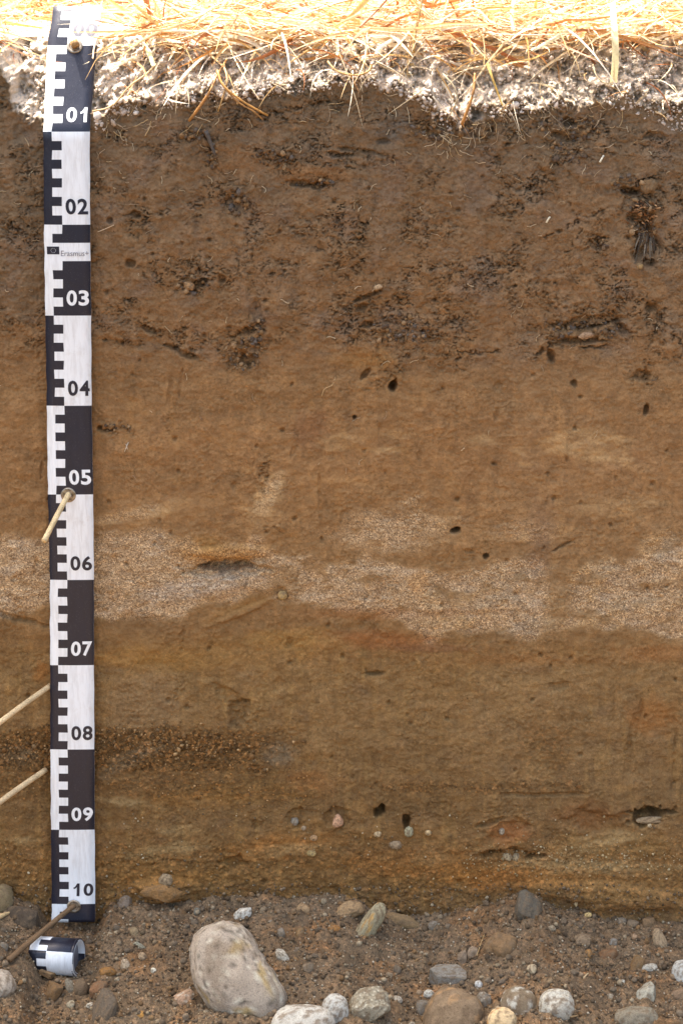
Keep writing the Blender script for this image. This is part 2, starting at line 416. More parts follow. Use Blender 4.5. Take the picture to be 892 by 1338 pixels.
# sand lens
st = ii([-400, 0, 60, 125, 200, 240, 262, 340, 380, 440, 470, 560, 600, 640, 700, 722, 742, 770, 830, 860, 892, 1300], [700, 700, 704, 697, 692, 702, 712, 706, 726, 738, 728, 744, 748, 736, 725, 736, 758, 736, 728, 716, 706, 720])
sb = ii([-400, 0, 60, 125, 200, 240, 262, 340, 400, 430, 520, 560, 600, 650, 690, 740, 830, 892, 1300], [800, 812, 792, 806, 808, 812, 788, 776, 788, 796, 812, 838, 826, 824, 836, 822, 822, 838, 820])
wv = V + 13 * n_md + 5 * n_hi + 8 * n_lo
sand = sstep(st - 6, st + 9, wv) * (1 - sstep(sb - 9, sb + 6, wv))
sand *= 1 - 0.75 * ell(728, 775, 16, 60, 0, 0.5, 4, .5)
sand *= 1 - 0.6 * ell(375, 760, 22, 30, 0, 0.5, 9, .5) * (n_md > -0.2)
sand = np.maximum(sand, ell(515, 692, 72, 24, 3, .5, 6, .5) * 0.9)
sand = np.maximum(sand, ell(540, 655, 20, 7, 15, .6, 6, .5) * 0.8)
for (x, y, rx, ry, a) in [(352, 645, 10, 28, -28), (860, 715, 30, 18, 30), (170, 672, 40, 8, 12), (690, 695, 40, 14, 0), (640, 800, 40, 20, 0)]:
    sand = np.maximum(sand, ell(x, y, rx, ry, a, .6, int(x), .6) * 0.6)
sand *= 1 - 0.85 * sstep(0.10, 0.42, fbm(U / 55, V / 24, 410, 4)) * sstep(330, 420, U)
sand *= 1 - 0.4 * sstep(0.15, 0.42, fbm(U / 20, V / 12, 411, 3))
tint(sand, (158, 132, 106), 0.95)
tint(sand * sstep(500, 640, U) * sstep(-0.2, 0.4, n_lo + n_md), (164, 132, 92), 0.55)
tint(sand * sstep(0.05, 0.5, fbm(U / 45, V / 18, 61, 3)), (164, 144, 126), 0.6)
tint(sand * sstep(0.15, 0.5, fbm(U / 30, V / 14, 62, 3)), (128, 96, 66), 0.5)
tint(sand * ell(262, 768, 62, 14, 8, .5, 3, .5), (156, 140, 128), 0.7)
for (x, y, rx, ry, a) in [(690, 820, 34, 9, 15), (690, 752, 30, 6, 20), (640, 785, 30, 7, 25), (790, 745, 16, 10, 0), (868, 722, 22, 10, 50), (820, 790, 30, 8, 10)]:
    tint(ell(x, y, rx, ry, a, .9, int(y), .7), (142, 126, 110), 0.5)
M[..., 0] = np.clip(sand * 1.0 + 0.16 + 0.1 * low, 0, 1)
# ochre, rust and dark stains
for (x, y, rx, ry, a, c, k) in [
        (292, 722, 52, 12, 3, (150, 108, 60), .8), (262, 712, 30, 10, 0, (146, 110, 68), .5), (320, 790, 44, 7, 22, (132, 96, 56), .7), (290, 776, 40, 6, 8, (140, 102, 62), .5),
        (185, 858, 62, 13, 0, (138, 100, 54), .7), (230, 866, 60, 12, 5, (134, 100, 56), .6), (190, 818, 60, 11, 0, (112, 84, 58), .7), (380, 838, 60, 16, 0, (140, 104, 58), .6), (500, 836, 62, 11, 0, (134, 84, 48), .65),
        (470, 803, 60, 7, 0, (136, 92, 56), .5), (560, 846, 50, 7, 0, (112, 76, 58), .5), (860, 855, 50, 10, 0, (134, 90, 52), .6), (700, 862, 90, 6, 0, (124, 84, 46), .5), (855, 935, 30, 22, 0, (134, 88, 44), .7),
        (300, 855, 70, 20, 0, (130, 98, 60), .5), (20, 860, 50, 10, 0, (116, 88, 58), .5), (55, 880, 10, 14, 0, (140, 92, 46), .7), (190, 920, 45, 42, 0, (122, 98, 76), .55), (60, 990, 60, 20, 0, (104, 74, 48), .5),
        (410, 1022, 34, 14, 0, (128, 84, 44), .5), (330, 1035, 70, 12, 0, (122, 90, 48), .5), (260, 1045, 60, 12, 0, (124, 88, 46), .5), (370, 1105, 60, 13, 6, (136, 90, 42), .7), (560, 1130, 90, 18, 0, (126, 84, 40), .6), (680, 1145, 120, 14, 0, (132, 90, 42), .6),
        (800, 1105, 70, 14, 0, (128, 98, 58), .5), (650, 1150, 50, 12, 0, (136, 88, 40), .6), (805, 1165, 60, 16, -4, (122, 92, 56), .7), (215, 1145, 70, 12, 0, (124, 88, 46), .6), (770, 1065, 40, 18, 0, (112, 72, 38), .6), (665, 1088, 24, 15, 10, (132, 84, 48), .8),
        (480, 470, 40, 12, 0, (140, 100, 58), .6), (315, 210, 60, 20, 0, (120, 84, 54), .5), (410, 228, 40, 10, 0, (122, 82, 48), .6), (545, 170, 20, 14, 30, (120, 84, 46), .7), (405, 560, 20, 26, -30, (122, 84, 60), .6), (705, 700, 16, 50, 0, (112, 84, 68), .5),
        (30, 640, 45, 60, 0, (118, 88, 62), .35), (740, 305, 40, 60, 0, (118, 84, 56), .3), (505, 800, 150, 6, 0, (126, 88, 56), .4), (545, 760, 12, 14, 0, (166, 126, 84), .6), (660, 955, 70, 60, 0, (126, 98, 68), .35),
        (420, 930, 12, 60, 4, (132, 104, 74), .4), (700, 1000, 14, 20, 20, (150, 122, 88), .3), (560, 110, 30, 14, 0, (86, 74, 68), .7), (515, 170, 30, 16, 10, (88, 80, 80), .6), (700, 745, 1, 1, 0, (120, 90, 60), 0)]:
    tint(ell(x, y, rx, ry, a, .6, int(x + y), .6), c, k)
# gritty band left and scattered grit lines
grit = sstep(948, 962, wv) * (1 - sstep(998, 1018, wv)) * (1 - sstep(280, 430, U + 60 * n_md))
grit = np.maximum(grit, 0.8 * ell(160, 990, 60, 16, 25, .5, 8, .5))
grit = np.maximum(grit, 0.45 * sstep(1005, 1020, wv) * (1 - sstep(1035, 1055, wv)) * (1 - sstep(360, 470, U)))
grit = np.maximum(grit, 0.6 * np.exp(-((wv - 1028) / 7) ** 2) * sstep(470, 520, U) * (1 - sstep(740, 790, U)))
grit = np.maximum(grit, 0.75 * sstep(1085, 1125, wv + 14 * n_md))
grit = np.maximum(grit, 0.6 * ell(712, 975, 34, 36, 20, .6, 2, .6) * 0.8)
tint(grit * (V < 1040), (98, 74, 48), 0.8)
tint(ell(175, 990, 40, 10, 25, .6, 2, .6), (120, 108, 98), 0.5); tint(ell(20, 985, 30, 10, 0, .6, 2, .6), (110, 98, 88), 0.5); tint(ell(365, 985, 20, 14, 0, .6, 2, .6), (110, 102, 96), 0.5)
M[..., 1] = np.clip(grit * np.where(V > 1045, 0.35, 0.85) + 0.1 * sstep(1040, 1080, V), 0, 1)
# pale ashy streaks low down
for (x, y, rx, ry, a, k) in [(235, 1085, 22, 7, 0, .4), (220, 1110, 50, 7, 8, .5), (30, 1100, 20, 5, 0, .5), (160, 1048, 40, 5, -5, .5), (375, 1110, 40, 7, 5, .5), (790, 1100, 50, 8, 12, .5), (760, 1130, 70, 9, 0, .5), (830, 1135, 60, 6, 0, .4), (560, 1122, 26, 8, 0, .3)]:
    tint(ell(x, y, rx, ry, a, .8, int(x), .7), (148, 126, 96), k)
# dry crust above the turn
dry = sstep(-0.001, 0.006, above)
tint(dry, (186, 171, 163), 0.95)
tint(dry * sstep(560, 700, U), (166, 150, 138), .6)
tint(dry * sstep(0.1, 0.5, n_md), (168, 148, 136), 0.5)
M[..., 2] = dry

C = C * (0.95 + 0.04 * (top * (1 - dry)) + 0.20 * dry + 0.06 * sand + 0.08 * sstep(1040, 1080, V))[..., None]
C = C * (1 + np.array((.03, 0, -.13)) * (1 - np.clip(dry + sand * .8, 0, 1))[..., None])
# ---- relief of the face (metres towards the camera)
D = 0.0045 * n_lo + 0.0026 * n_md * (0.6 + 0.7 * top) + 0.0009 * n_hi * (0.5 + top)
D += (0.0005 + 0.0014 * sstep(-.05, .5, fbm(U / 40, V / 40, 75, 2))) * fbm(U / 4.2, V / 4, 71, 3) + 0.0012 * fbm(U / 18, V / 12, 74, 4) + 0.0004 * (1 - sand) * n_vs * sstep(470, 520, V)
D += sand * 0.0007 * noise(U / 1.9, V / 1.9, 72) + grit * np.where(V > 1060, .0005, .0016) * noise(U / 3.6, V / 3.3, 73)
wa = fbm(U / 70, V / 55, 81, 3)
crumb = (1 - sstep(440, 500, vw)) * (0.20 + 0.65 * sstep(-0.05, 0.40, wa)) + 0.20 * sstep(470, 500, V) * (1 - sand) * sstep(0.05, 0.5, fbm(U / 50, V / 50, 82, 3))
crumb = np.clip(crumb + 0.12 * sstep(1040, 1070, V), 0, 1.1)
warp = 5 * noise(U / 12, V / 12, 83)
f1, f2, cid = worley((U + warp) / 15, (V + 1.4 * warp) / 9, 84)
cellgap = 1 - sstep(0.02, 0.13, f2 - f1)
D -= crumb * cellgap * 0.0030 * sstep(-0.1, 0.35, fbm(U / 25, V / 22, 85, 2))
D += crumb * (cid - 0.5) * 0.0012
cr1 = 1 - sstep(0.015, 0.07, np.abs(ridge_a)); cr2 = 1 - sstep(0.01, 0.045, np.abs(ridge_b)); cr3 = 1 - sstep(0.02, 0.10, np.abs(ridge_c))
g1 = sstep(0.0, 0.35, fbm(U / 20, V / 18, 86, 2)); g2 = sstep(0.1, 0.4, fbm(U / 34, V / 24, 87, 2)); g3 = sstep(0.0, 0.3, fbm(U / 16, V / 16, 88, 2))
D -= crumb * (cr1 * g1 * 0.0040 + cr2 * g2 * 0.0060 + cr3 * g3 * 0.0024)
for k_, (su, sv, amp) in enumerate([(11, 5.5, .0060), (19, 8, .0070), (8, 8, .0045)]):
    r_ = fbm(U / su + 2 * n_md, V / sv + 1.5 * n_lo, 300 + k_, 4, .6)
    D -= crumb * (1 - sstep(0.008, 0.055, np.abs(r_))) * sstep(0.12, 0.4, fbm(U / 15, V / 11, 310 + k_, 2)) * amp
# broken, crumbly clusters picked out in the photograph: many small cracks and missing lumps
clus = np.zeros(U.shape)
rag = 0.5 + sstep(-0.3, 0.3, n_hi)
for (x, y, rx, ry, a) in [(250, 175, 26, 10, 0), (275, 190, 10, 26, 0), (310, 260, 16, 26, 0), (355, 200, 30, 14, 0), (412, 240, 34, 8, 0), (470, 205, 36, 10, -8), (560, 165, 20, 14, 0), (215, 275, 14, 6, 0), (250, 370, 24, 14, 0), (318, 455, 32, 30, 0),
                          (335, 425, 10, 26, 0), (200, 430, 30, 10, -20), (235, 455, 30, 8, -25), (155, 560, 24, 9, 0), (160, 445, 26, 8, 0), (375, 215, 14, 8, 0), (745, 165, 50, 16, 5), (740, 190, 30, 20, 0), (840, 245, 30, 16, 0), (845, 300, 22, 50, 0),
                          (780, 320, 18, 14, 0), (690, 380, 36, 22, 0), (760, 410, 60, 22, 8), (780, 432, 70, 14, 0), (720, 440, 40, 8, -20), (855, 405, 14, 14, 0), (838, 492, 16, 14, 0), (520, 430, 60, 26, 0), (480, 400, 50, 18, -15), (590, 400, 30, 26, 0),
                          (590, 470, 30, 14, 0), (510, 485, 16, 22, 40), (490, 500, 14, 10, 0), (445, 350, 26, 16, 0), (370, 350, 24, 10, 0), (640, 350, 30, 20, 0), (560, 300, 40, 20, 0), (700, 240, 26, 20, 0), (30, 300, 24, 16, 0), (20, 420, 24, 14, 0), (650, 180, 40, 20, 0),
                          (440, 130, 60, 14, -8), (360, 150, 70, 12, 0), (720, 135, 50, 16, 0), (600, 160, 30, 14, 0), (20, 130, 24, 14, 0), (880, 250, 20, 14, 0), (360, 692, 14, 8, 0), (345, 620, 8, 18, 0), (250, 345, 20, 10, 0), (400, 300, 30, 12, 0)]:
    clus = np.maximum(clus, ell(x, y, rx, ry, a, .6, int(x + y), .7))
clus *= sstep(-0.35, 0.25, fbm(U / 14, V / 12, 320, 3))
D -= clus * (cr1 * 0.0032 + cr3 * 0.0014 + cellgap * 0.0016)
h1, h2, hid = worley(U / 8 + 0.3 * n_hi, V / 6, 91)
D -= clus * (hid > 0.70) * sstep(0.5, 0.1, h1) * 0.0045
D += clus * (hid < 0.25) * sstep(0.5, 0.1, h1) * 0.0022
# grittier low part
D += sstep(1060, 1130, V) * (0.0014 * fbm(U / 14, V / 10, 92, 4) + 0.0004 * noise(U / 4, V / 4, 93))
D += sstep(1150, 1200, V) * 0.004 * fbm(U / 24, V / 16, 94, 4)
# named hollows: x, y, rx, ry, angle, depth
for (x, y, rx, ry, a, d) in [(298, 739, 38, 8, 4, .016), (318, 748, 30, 7, 10, .007), (275, 745, 34, 9, 5, .006), (312, 932, 15, 17, -35, .010), (300, 910, 20, 8, -30, .004), (513, 504, 5, 7, 0, .022), (477, 490, 4, 8, -35, .010), (595, 694, 6, 4, 0, .018), (635, 727, 4, 3, 0, .014),
                             (612, 720, 6, 3, -20, .008), (463, 546, 2.6, 2.6, 0, .012), (384, 590, 4, 8, -20, .008), (178, 281, 7, 5, 0, .008), (171, 344, 6, 5, 0, .009), (144, 287, 4, 4, 0, .007), (436, 202, 7, 4, 0, .008), (321, 470, 14, 10, -30, .010), (325, 432, 12, 5, 20, .010),
                             (262, 370, 12, 5, 15, .010), (290, 365, 5, 6, 0, .009), (742, 160, 9, 6, 0, .012), (735, 180, 14, 5, -15, .008), (844, 318, 19, 26, 0, .016), (838, 285, 15, 11, 0, .012), (848, 345, 9, 5, 0, .014), (832, 262, 20, 16, 0, .006), (822, 250, 12, 5, -20, .012), (780, 318, 10, 9, 0, .008),
                             (765, 422, 46, 9, 8, .008), (812, 430, 12, 6, -35, .012), (850, 402, 8, 6, 0, .010), (720, 464, 5, 9, 0, .012), (750, 445, 30, 4, 0, .010), (650, 505, 5, 7, -20, .007), (750, 501, 5, 4, -30, .009), (838, 492, 10, 8, 0, .010), (844, 535, 4, 7, -20, .012),
                             (648, 543, 3, 8, 0, .006), (496, 565, 2, 10, 0, .005), (852, 1062, 27, 6, 2, .022), (842, 1072, 18, 7, 5, .014), (494, 1062, 7, 6, 0, .020), (498, 1056, 4, 5, 0, .018), (531, 1074, 5, 8, 0, .022), (440, 1070, 16, 14, 0, .006), (387, 1070, 12, 12, 0, .006), (335, 1078, 7, 6, 0, .008),
                             (305, 1128, 16, 8, 0, .008), (665, 1085, 30, 12, 15, .006), (665, 1118, 30, 9, -3, .008), (700, 1120, 16, 3, 10, .010), (780, 1075, 40, 14, 0, .007), (640, 1075, 20, 4, 15, .007), (368, 776, 8, 8, 0, .006), (490, 880, 14, 3, 0, .006), (497, 884, 10, 6, 0, .004),
                             (365, 895, 8, 8, 0, .005), (379, 840, 5, 6, 0, .006), (730, 897, 14, 6, 0, .004), (725, 870, 10, 10, 0, .004), (660, 972, 6, 5, 0, .004), (236, 500, 2, 16, -8, .006), (222, 510, 3, 20, -6, .005), (150, 735, 4, 16, -12, .004), (47, 740, 3, 14, -12, .006),
                             (24, 808, 42, 3.5, -16, .006), (805, 910, 4, 34, -6, .004), (828, 950, 6, 34, -14, .007), (822, 990, 6, 24, -6, .006), (680, 1010, 4, 20, -14, .004), (880, 1000, 2.6, 40, -4, .005), (418, 655, 2.2, 38, 3, .005), (330, 615, 2, 14, -8, .004), (447, 675, 2, 12, -14, .005), (420, 705, 2, 4, 0, .008),
                             (140, 563, 10, 2.4, 0, .009), (130, 560, 3, 3, 0, .012), (55, 612, 2, 12, -5, .005), (237, 835, 3, 14, 0, .004), (240, 462, 20, 4, -22, .009), (195, 432, 12, 4, -30, .009), (335, 405, 8, 12, 0, .005), (700, 1038, 50, 3, 0, .004), (700, 1205, 30, 5, -5, .008),
                             (305, 265, 12, 10, 0, .006), (392, 240, 14, 5, 0, .008), (415, 243, 10, 5, 0, .008), (472, 198, 30, 3, -8, .006), (458, 203, 16, 3, 4, .006), (500, 185, 9, 4, 0, .006), (474, 390, 26, 3, 24, .008), (473, 402, 8, 4, 20, .008), (479, 425, 8, 5, 0, .008), (855, 178, 14, 5, 0, .006),
                             (740, 600, 2, 4, 0, .006), (645, 606, 3, 2, 0, .007), (804, 624, 2, 3, 0, .006), (503, 617, 2, 3, 0, .005), (657, 640, 10, 3, -20, .004), (306, 635, 4, 5, 0, .006), (548, 596, 3, 7, 0, .005), (733, 714, 14, 2, 28, .005)]:
    D -= ell(x, y, rx * .95, ry * .95, a, .9 if max(rx, ry) > 3 * min(rx, ry) or rx > 9 else .6, int(x * 3 + y), .35) * d * ((0.5 + sstep(-.3, .3, n_hi + n_md)) * .8 if ry > 4 * rx else .9 + .5 * n_hi) * (.45 if (y > 480 and d < .009 and rx < 12) else 1)
for pts, w, d in [([(870, 405), (852, 440), (845, 458)], 1.6, .007), ([(845, 425), (868, 415)], 1.6, .006), ([(740, 330), (760, 300), (742, 260)], 1.4, .004), ([(710, 310), (735, 300), (760, 285), (790, 275)], 1.5, .005), ([(828, 245), (842, 232), (860, 240), (870, 260), (892, 262)], 1.8, .007),
                  ([(600, 460), (630, 462), (655, 458)], 1.6, .006), ([(700, 465), (720, 450), (745, 448), (770, 455), (800, 452)], 2.2, .008), ([(720, 425), (745, 430), (770, 432), (800, 420)], 2.2, .008), ([(410, 215), (440, 214), (470, 222), (490, 218)], 1.4, .005), ([(360, 150), (400, 138), (440, 132)], 1.8, .006),
                  ([(560, 440), (545, 455), (520, 470)], 1.4, .005), ([(690, 205), (730, 215), (770, 205)], 1.4, .005), ([(830, 1062), (842, 1058), (870, 1060)], 3, .012), ([(640, 1115), (665, 1112), (700, 1120)], 2, .007), ([(120, 1135), (190, 1118), (230, 1124), (300, 1138)], 1.6, .003), ([(200, 1120), (150, 1132)], 1.5, .003),
                  ([(452, 1178), (470, 1176), (500, 1190), (560, 1200)], 2, .004), ([(240, 820), (238, 880), (215, 960)], 1.6, .002), ([(540, 745), (560, 732), (600, 735), (640, 720)], 2, .002), ([(400, 800), (500, 795), (560, 800)], 1.6, .0015)]:
    D -= path(pts, w, int(pts[0][0]), 4.0) * d * .75 * sstep(-0.30, 0.15, n_hi + .5 * noise(U / 12, V / 12, 555)) * (.6 + .8 * sstep(-.3, .3, n_md))
# overhanging pale lip of sand over the hollow, slab left of it
D += ell(300, 722, 46, 8, 3, .3, 5, .5) * 0.005 + ell(440, 1075, 9, 10, 0, .2, 5, .5) * 0.004 + ell(316, 800, 36, 4, 22, .4, 5, .5) * 0.004
D += ell(457, 1190, 22, 14, 0, .3, 7, .4) * 0.008 + ell(215, 1162, 30, 14, 0, .4, 7, .5) * 0.012 + ell(800, 1170, 90, 14, -4, .3, 7, .5) * 0.006
# random pores of the loam
p1, p2, pid = worley(U / 24, V / 24, 95)
D -= (pid > 0.93) * (1 - sstep(0.02, 0.16, p1 + .1 * n_hi)) * 0.004 * (1 - dry)
# crust: turns back and is strongly crumbly
D += lip * 0.003 * (1 + n_md)
D -= above * (0.95 - 0.30 * np.exp(-((U - 92) / 55) ** 2) + 0.10 * n_lo) + 0.004 * sstep(0, 0.004, above)
b1, b2, bid = worley(U / 13 + n_hi * .4, V / 10, 96); c1, c2, ccid = worley(U / 5.5, V / 4.6, 97)
D += dry * (0.0095 * (1 - np.clip(b1, 0, 1)) ** 1.4 * (0.2 + bid) + 0.0034 * (1 - np.clip(c1, 0, 1)) * (0.4 + ccid) + 0.013 * n_md + 0.005 * n_hi - 0.007)
Y = -D
# continue over the edge onto the top
ktop = np.cumsum(np.concatenate([np.full(50, 0.0022), np.full(20, 0.008)]))
Yt = Y[-1][None] + ktop[:, None]; Xt = np.repeat(X[-1][None], len(ktop), 0)
gz = 0.006 * fbm(Xt * 30, Yt * 30, 98, 4) + 0.003 * noise(Xt * 160, Yt * 160, 99)
Zt = Z[-1, 0] + sstep(0, 0.02, ktop)[:, None] * gz + 0.03 * ktop[:, None]
Va = np.stack([X, Y, Z], -1); Vb = np.stack([Xt, Yt, Zt], -1)
Cb = np.repeat(C[-1:], len(ktop), 0); Mb = np.repeat(M[-1:], len(ktop), 0)
allv = np.concatenate([Va, Vb]); allc = np.concatenate([C, Cb]); allm = np.concatenate([M, Mb])
me = mesh_np('soil_face', allv.reshape(-1, 3), grid_faces(allv.shape[0], allv.shape[1]), SOIL, np.clip(allc, 0.01, 0.9).reshape(-1, 3), allm.reshape(-1, 3))
obj('soil_profile', me, label='cut soil face with brown topsoil over loam, a pale sand lens and ochre gritty layers', kind='structure')
def surf_y(px, py):
    """Y of the soil face where the pixel meets it"""
    p = on_plane(px, py, 0.0)
    i = int(np.clip(np.searchsorted(zs, p[2]), 0, len(zs) - 1)); j = int(np.clip(np.searchsorted(xs, p[0]), 0, len(xs) - 1))
    return float(Y[i, j])
def on_face(px, py, out=0.0):
    y = surf_y(px, py); return on_plane(px, py, y - out)

# ------------------------------------------------------------------ ground behind the edge and pit floor
gx = np.concatenate([np.linspace(-40, -2.5, 30), np.linspace(-2.4, 2.4, 240), np.linspace(2.5, 40, 30)])
gy = np.concatenate([np.linspace(0.17, 1.6, 90), np.linspace(1.7, 60, 60)])
GX, GY = np.meshgrid(gx, gy)
GZ = -0.006 + 0.01 * fbm(GX * 6, GY * 6, 101, 4) + 0.05 * sstep(0.3, 3, GY) * fbm(GX * .5, GY * .5, 102, 3)
gc = alb(168, 150, 120)[None] * (1 + 0.25 * fbm(GX * 20, GY * 20, 103, 3)).reshape(-1, 1)
me = mesh_np('ground', np.stack([GX, GY, GZ], -1).reshape(-1, 3), grid_faces(*GX.shape), SOIL, np.clip(gc, .02, .8), np.zeros((gc.shape[0], 3)))
obj('ground', me, label='dry straw covered field surface above the cut', kind='structure')

_ft = [(-300, 1170), (0, 1168), (50, 1185), (66, 1211), (128, 1211), (145, 1180), (250, 1182), (300, 1174), (450, 1174), (520, 1195), (560, 1204), (640, 1182), (700, 1168), (740, 1186), (780, 1204), (892, 1210), (1200, 1200)]
_fu = [on_plane(a, b)[0] for a, b in _ft]; _fz = [on_plane(a, b)[2] for a, b in _ft]
def floor_z(x, y):
    x = np.asarray(x, float); y = np.asarray(y, float)
    base = np.interp(x, _fu, _fz) + 0.26 * np.maximum(np.minimum(y, 0), -0.3)
    base = base + 0.014 * sstep(-0.04, 0.01, y) * (0.3 + fbm(x * 14, y * 0 + 3, 117, 3))
    return base + 0.010 * fbm(x * 22, y * 22, 111, 4) + 0.0055 * fbm(x * 70, y * 70, 112, 3) + 0.0016 * noise(x * 330, y * 330, 113) + 0.0009 * noise(x * 640, y * 640, 114)
fx = axis(-0.40, 0.40, 0.0018, -2.5, 2.5); fy = np.concatenate([np.arange(0.02, -0.30, -0.0022), -0.30 - np.cumsum(np.linspace(0.004, 0.12, 50))])[::-1]
FX, FY = np.meshgrid(fx, fy); FZ = floor_z(FX, FY)
q = fbm(FX * 30, FY * 30, 115, 3)[..., None]; q2 = sstep(0.0, 0.5, fbm(FX * 16, FY * 24, 116, 3))[..., None]
fc = alb(106, 90, 76) * (1 - q2) + alb(118, 92, 70) * q2; fc = fc * 1.04 * (1 + 0.35 * q)
fm = np.zeros(FX.shape + (3,)); fm[..., 0] = 0.5; fm[..., 1] = 0.4
me = mesh_np('pit_floor', np.stack([FX, FY, FZ], -1).reshape(-1, 3), grid_faces(*FX.shape), SOIL, np.clip(fc, .02, .8).reshape(-1, 3), fm.reshape(-1, 3))
obj('pit_floor', me, label='gritty brown rubble floor at the foot of the soil face', kind='structure')
def on_floor(px, py):
    """world point of the pit floor under a pixel; None where the face is in front"""
    lo, hi = -0.6, 0.02
    for _ in range(40):
        m = (lo + hi) / 2; p = on_plane(px, py, m)
        if p[2] < floor_z(p[0], m): hi = m
        else: lo = m
    p = on_plane(px, py, lo)
    return p if lo < 0.012 else None

# ------------------------------------------------------------------ measuring tape
TAPE_L = [(61, 62), (172, 57), (293.5, 57.8), (412.3, 59.5), (530, 61.5), (646, 63), (757.5, 65.5), (869, 66), (979, 66.3), (1084, 67), (1181, 68), (1206, 67.5)]
TAPE_R = [(61, 127), (172, 117.5), (293.5, 118), (412.3, 119.3), (530, 120), (646, 122), (757.5, 123), (869, 123), (979, 123.6), (1084, 124), (1181, 124.8), (1206, 124)]
bnd = [172, 293.5, 412.3, 530, 646, 757.5, 869, 979, 1084, 1181]
TY = -0.010
t_root = bpy.data.objects.new('measuring_tape', None); COL.objects.link(t_root)
t_root.location = on_plane(95, 1206, TY)
t_root['label'] = 'black and white tape hanging down the left of the soil face, numbered 00 to 10'
t_root['category'] = 'measuring tape'
T0 = np.array(t_root.location)
def tape_path(r):
    """r in centimetres below the ground mark -> left, right world points"""
    if r >= 10:
        k = min(int((r - 10) // 10), 8)
        if r < 100: v = bnd[k] + (bnd[k + 1] - bnd[k]) * ((r - 10 - 10 * k) / 10)
        else: v = 1181 + (r - 100) * 9.9
        y = TY + 0.0009 * math.sin(r * 0.21) + 0.0008 * math.sin(r * 0.09 + 1)
        if r > 97: y -= 0.004 * ((r - 97) / 5) ** 1.5
    else:
        s = 10 - r; k = 0.0493 / 0.1; y = TY + 0.0493 * (s / 10) + 0.0012 * max(0, s - 10) * 0
        soft = math.exp(-s / 1.5) * 0.002; y += 0.002 - soft
        z = on_plane(95, 172, TY)[2] + 0.087 * (s / 10)
        v = to_px(0, y, z)[1]
        if s > 12: y += 0.0015 * (s - 12) ** 1.2
    vl = np.interp(v, *zip(*[(a, b) for a, b in TAPE_L])); vr = np.interp(v, *zip(*TAPE_R))
    if v < 61: vl = 62 + (61 - v) * 0.16; vr = 127 + (61 - v) * 0.12
    if r < 10:
        a = on_plane(vl, v, y); b = on_plane(vr, v, y); a[2] = b[2] = z
    else: a = on_plane(vl, v, y); b = on_plane(vr, v, y)
    # vinyl bows very slightly and its edges are not ruler straight
    w = 0.0003 * math.sin(r * 1.7) + 0.0002 * math.sin(r * 4.1 + 2)
    a[0] += w; b[0] += 0.0002 * math.sin(r * 1.3 + 1)
    return a, b
CF = (0.0, 0.185, 0.395, 1.0)                     # column edges: rail, teeth, field
rows = [r / 1.0 for r in np.arange(-4.2 + 0.2, 0, 1)] + list(range(0, 103))
rows = sorted(set([-4.6] + [float(int(x)) for x in rows] + [102.4]))
def cellmat(r, c):
    """0 white, 1 black; r = centimetre row above which the cell starts"""
    blk = math.floor(r / 10); i = r - blk * 10
    left_black = (blk % 2 == 1) if blk >= 0 else True
    if blk == -1 or blk == 0: left_black = blk != 0
    # blocks: 00 (-1) black rail, 01 white rail, 02 black rail, ...
    left_black = (blk % 2 != 0)
    if blk == 2 and i in (2, 3): return 0
    if c == 0: return 1 if left_black else 0
    if c == 2: return 0 if left_black else 1
    return 0 if i % 2 == 0 else 1
def cp(a, b, f, off=0.0):
    p = a + (b - a) * f
    p = p.copy(); p[1] -= off + 0.0009 * (4 * f * (1 - f)); return p - T0
def tape_cells(col_to_mat):
    verts = []; faces = []; mi = []
    fine = []
    for r0, r1 in zip(rows[:-1], rows[1:]): fine.append((r0, r1))
    fcols = [0, .185, .29, .395, .6, .8, 1.0]; cidx = [0, 1, 1, 2, 2, 2]
    rr = [fine[0][0]]
    base = {}
    for r0, r1 in fine:
        for f in fcols:
            pass
    rlist = [fine[0][0]] + [x[1] for x in fine]
    for r in rlist:
        a, b = tape_path(r)
        for f in fcols:
            verts.append(cp(a, b, f))
    nc = len(fcols)
    for k, (r0, r1) in enumerate(fine):
        for j in range(nc - 1):
            faces.append((k*nc+j, (k+1)*nc+j, (k+1)*nc+j+1, k*nc+j+1)); mi.append(cellmat(math.floor(r0), cidx[j]))
    n = len(verts)
    back = [v + np.array((0, 0.0009, 0)) for v in verts]
    verts += back
    for k in range(len(fine)):
        for j in range(nc - 1):
            faces.append((n+k*nc+j, n+k*nc+j+1, n+(k+1)*nc+j+1, n+(k+1)*nc+j)); mi.append(0)
        faces.append((k*nc, n+k*nc, n+(k+1)*nc, (k+1)*nc)); mi.append(0)
        e = nc - 1
        faces.append((k*nc+e, (k+1)*nc+e, n+(k+1)*nc+e, n+k*nc+e)); mi.append(0)
    L = len(fine)
    for j in range(nc - 1):
        faces.append((j, j+1, n+j+1, n+j)); mi.append(0)
        faces.append((L*nc+j, n+L*nc+j, n+L*nc+j+1, L*nc+j+1)); mi.append(0)
    return verts, faces, mi
v, f, mi = tape_cells(None)
obj('tape_band', mesh_np('tape_band', v, f, [WHITE, BLACK], midx=mi, smooth=False), t_root)

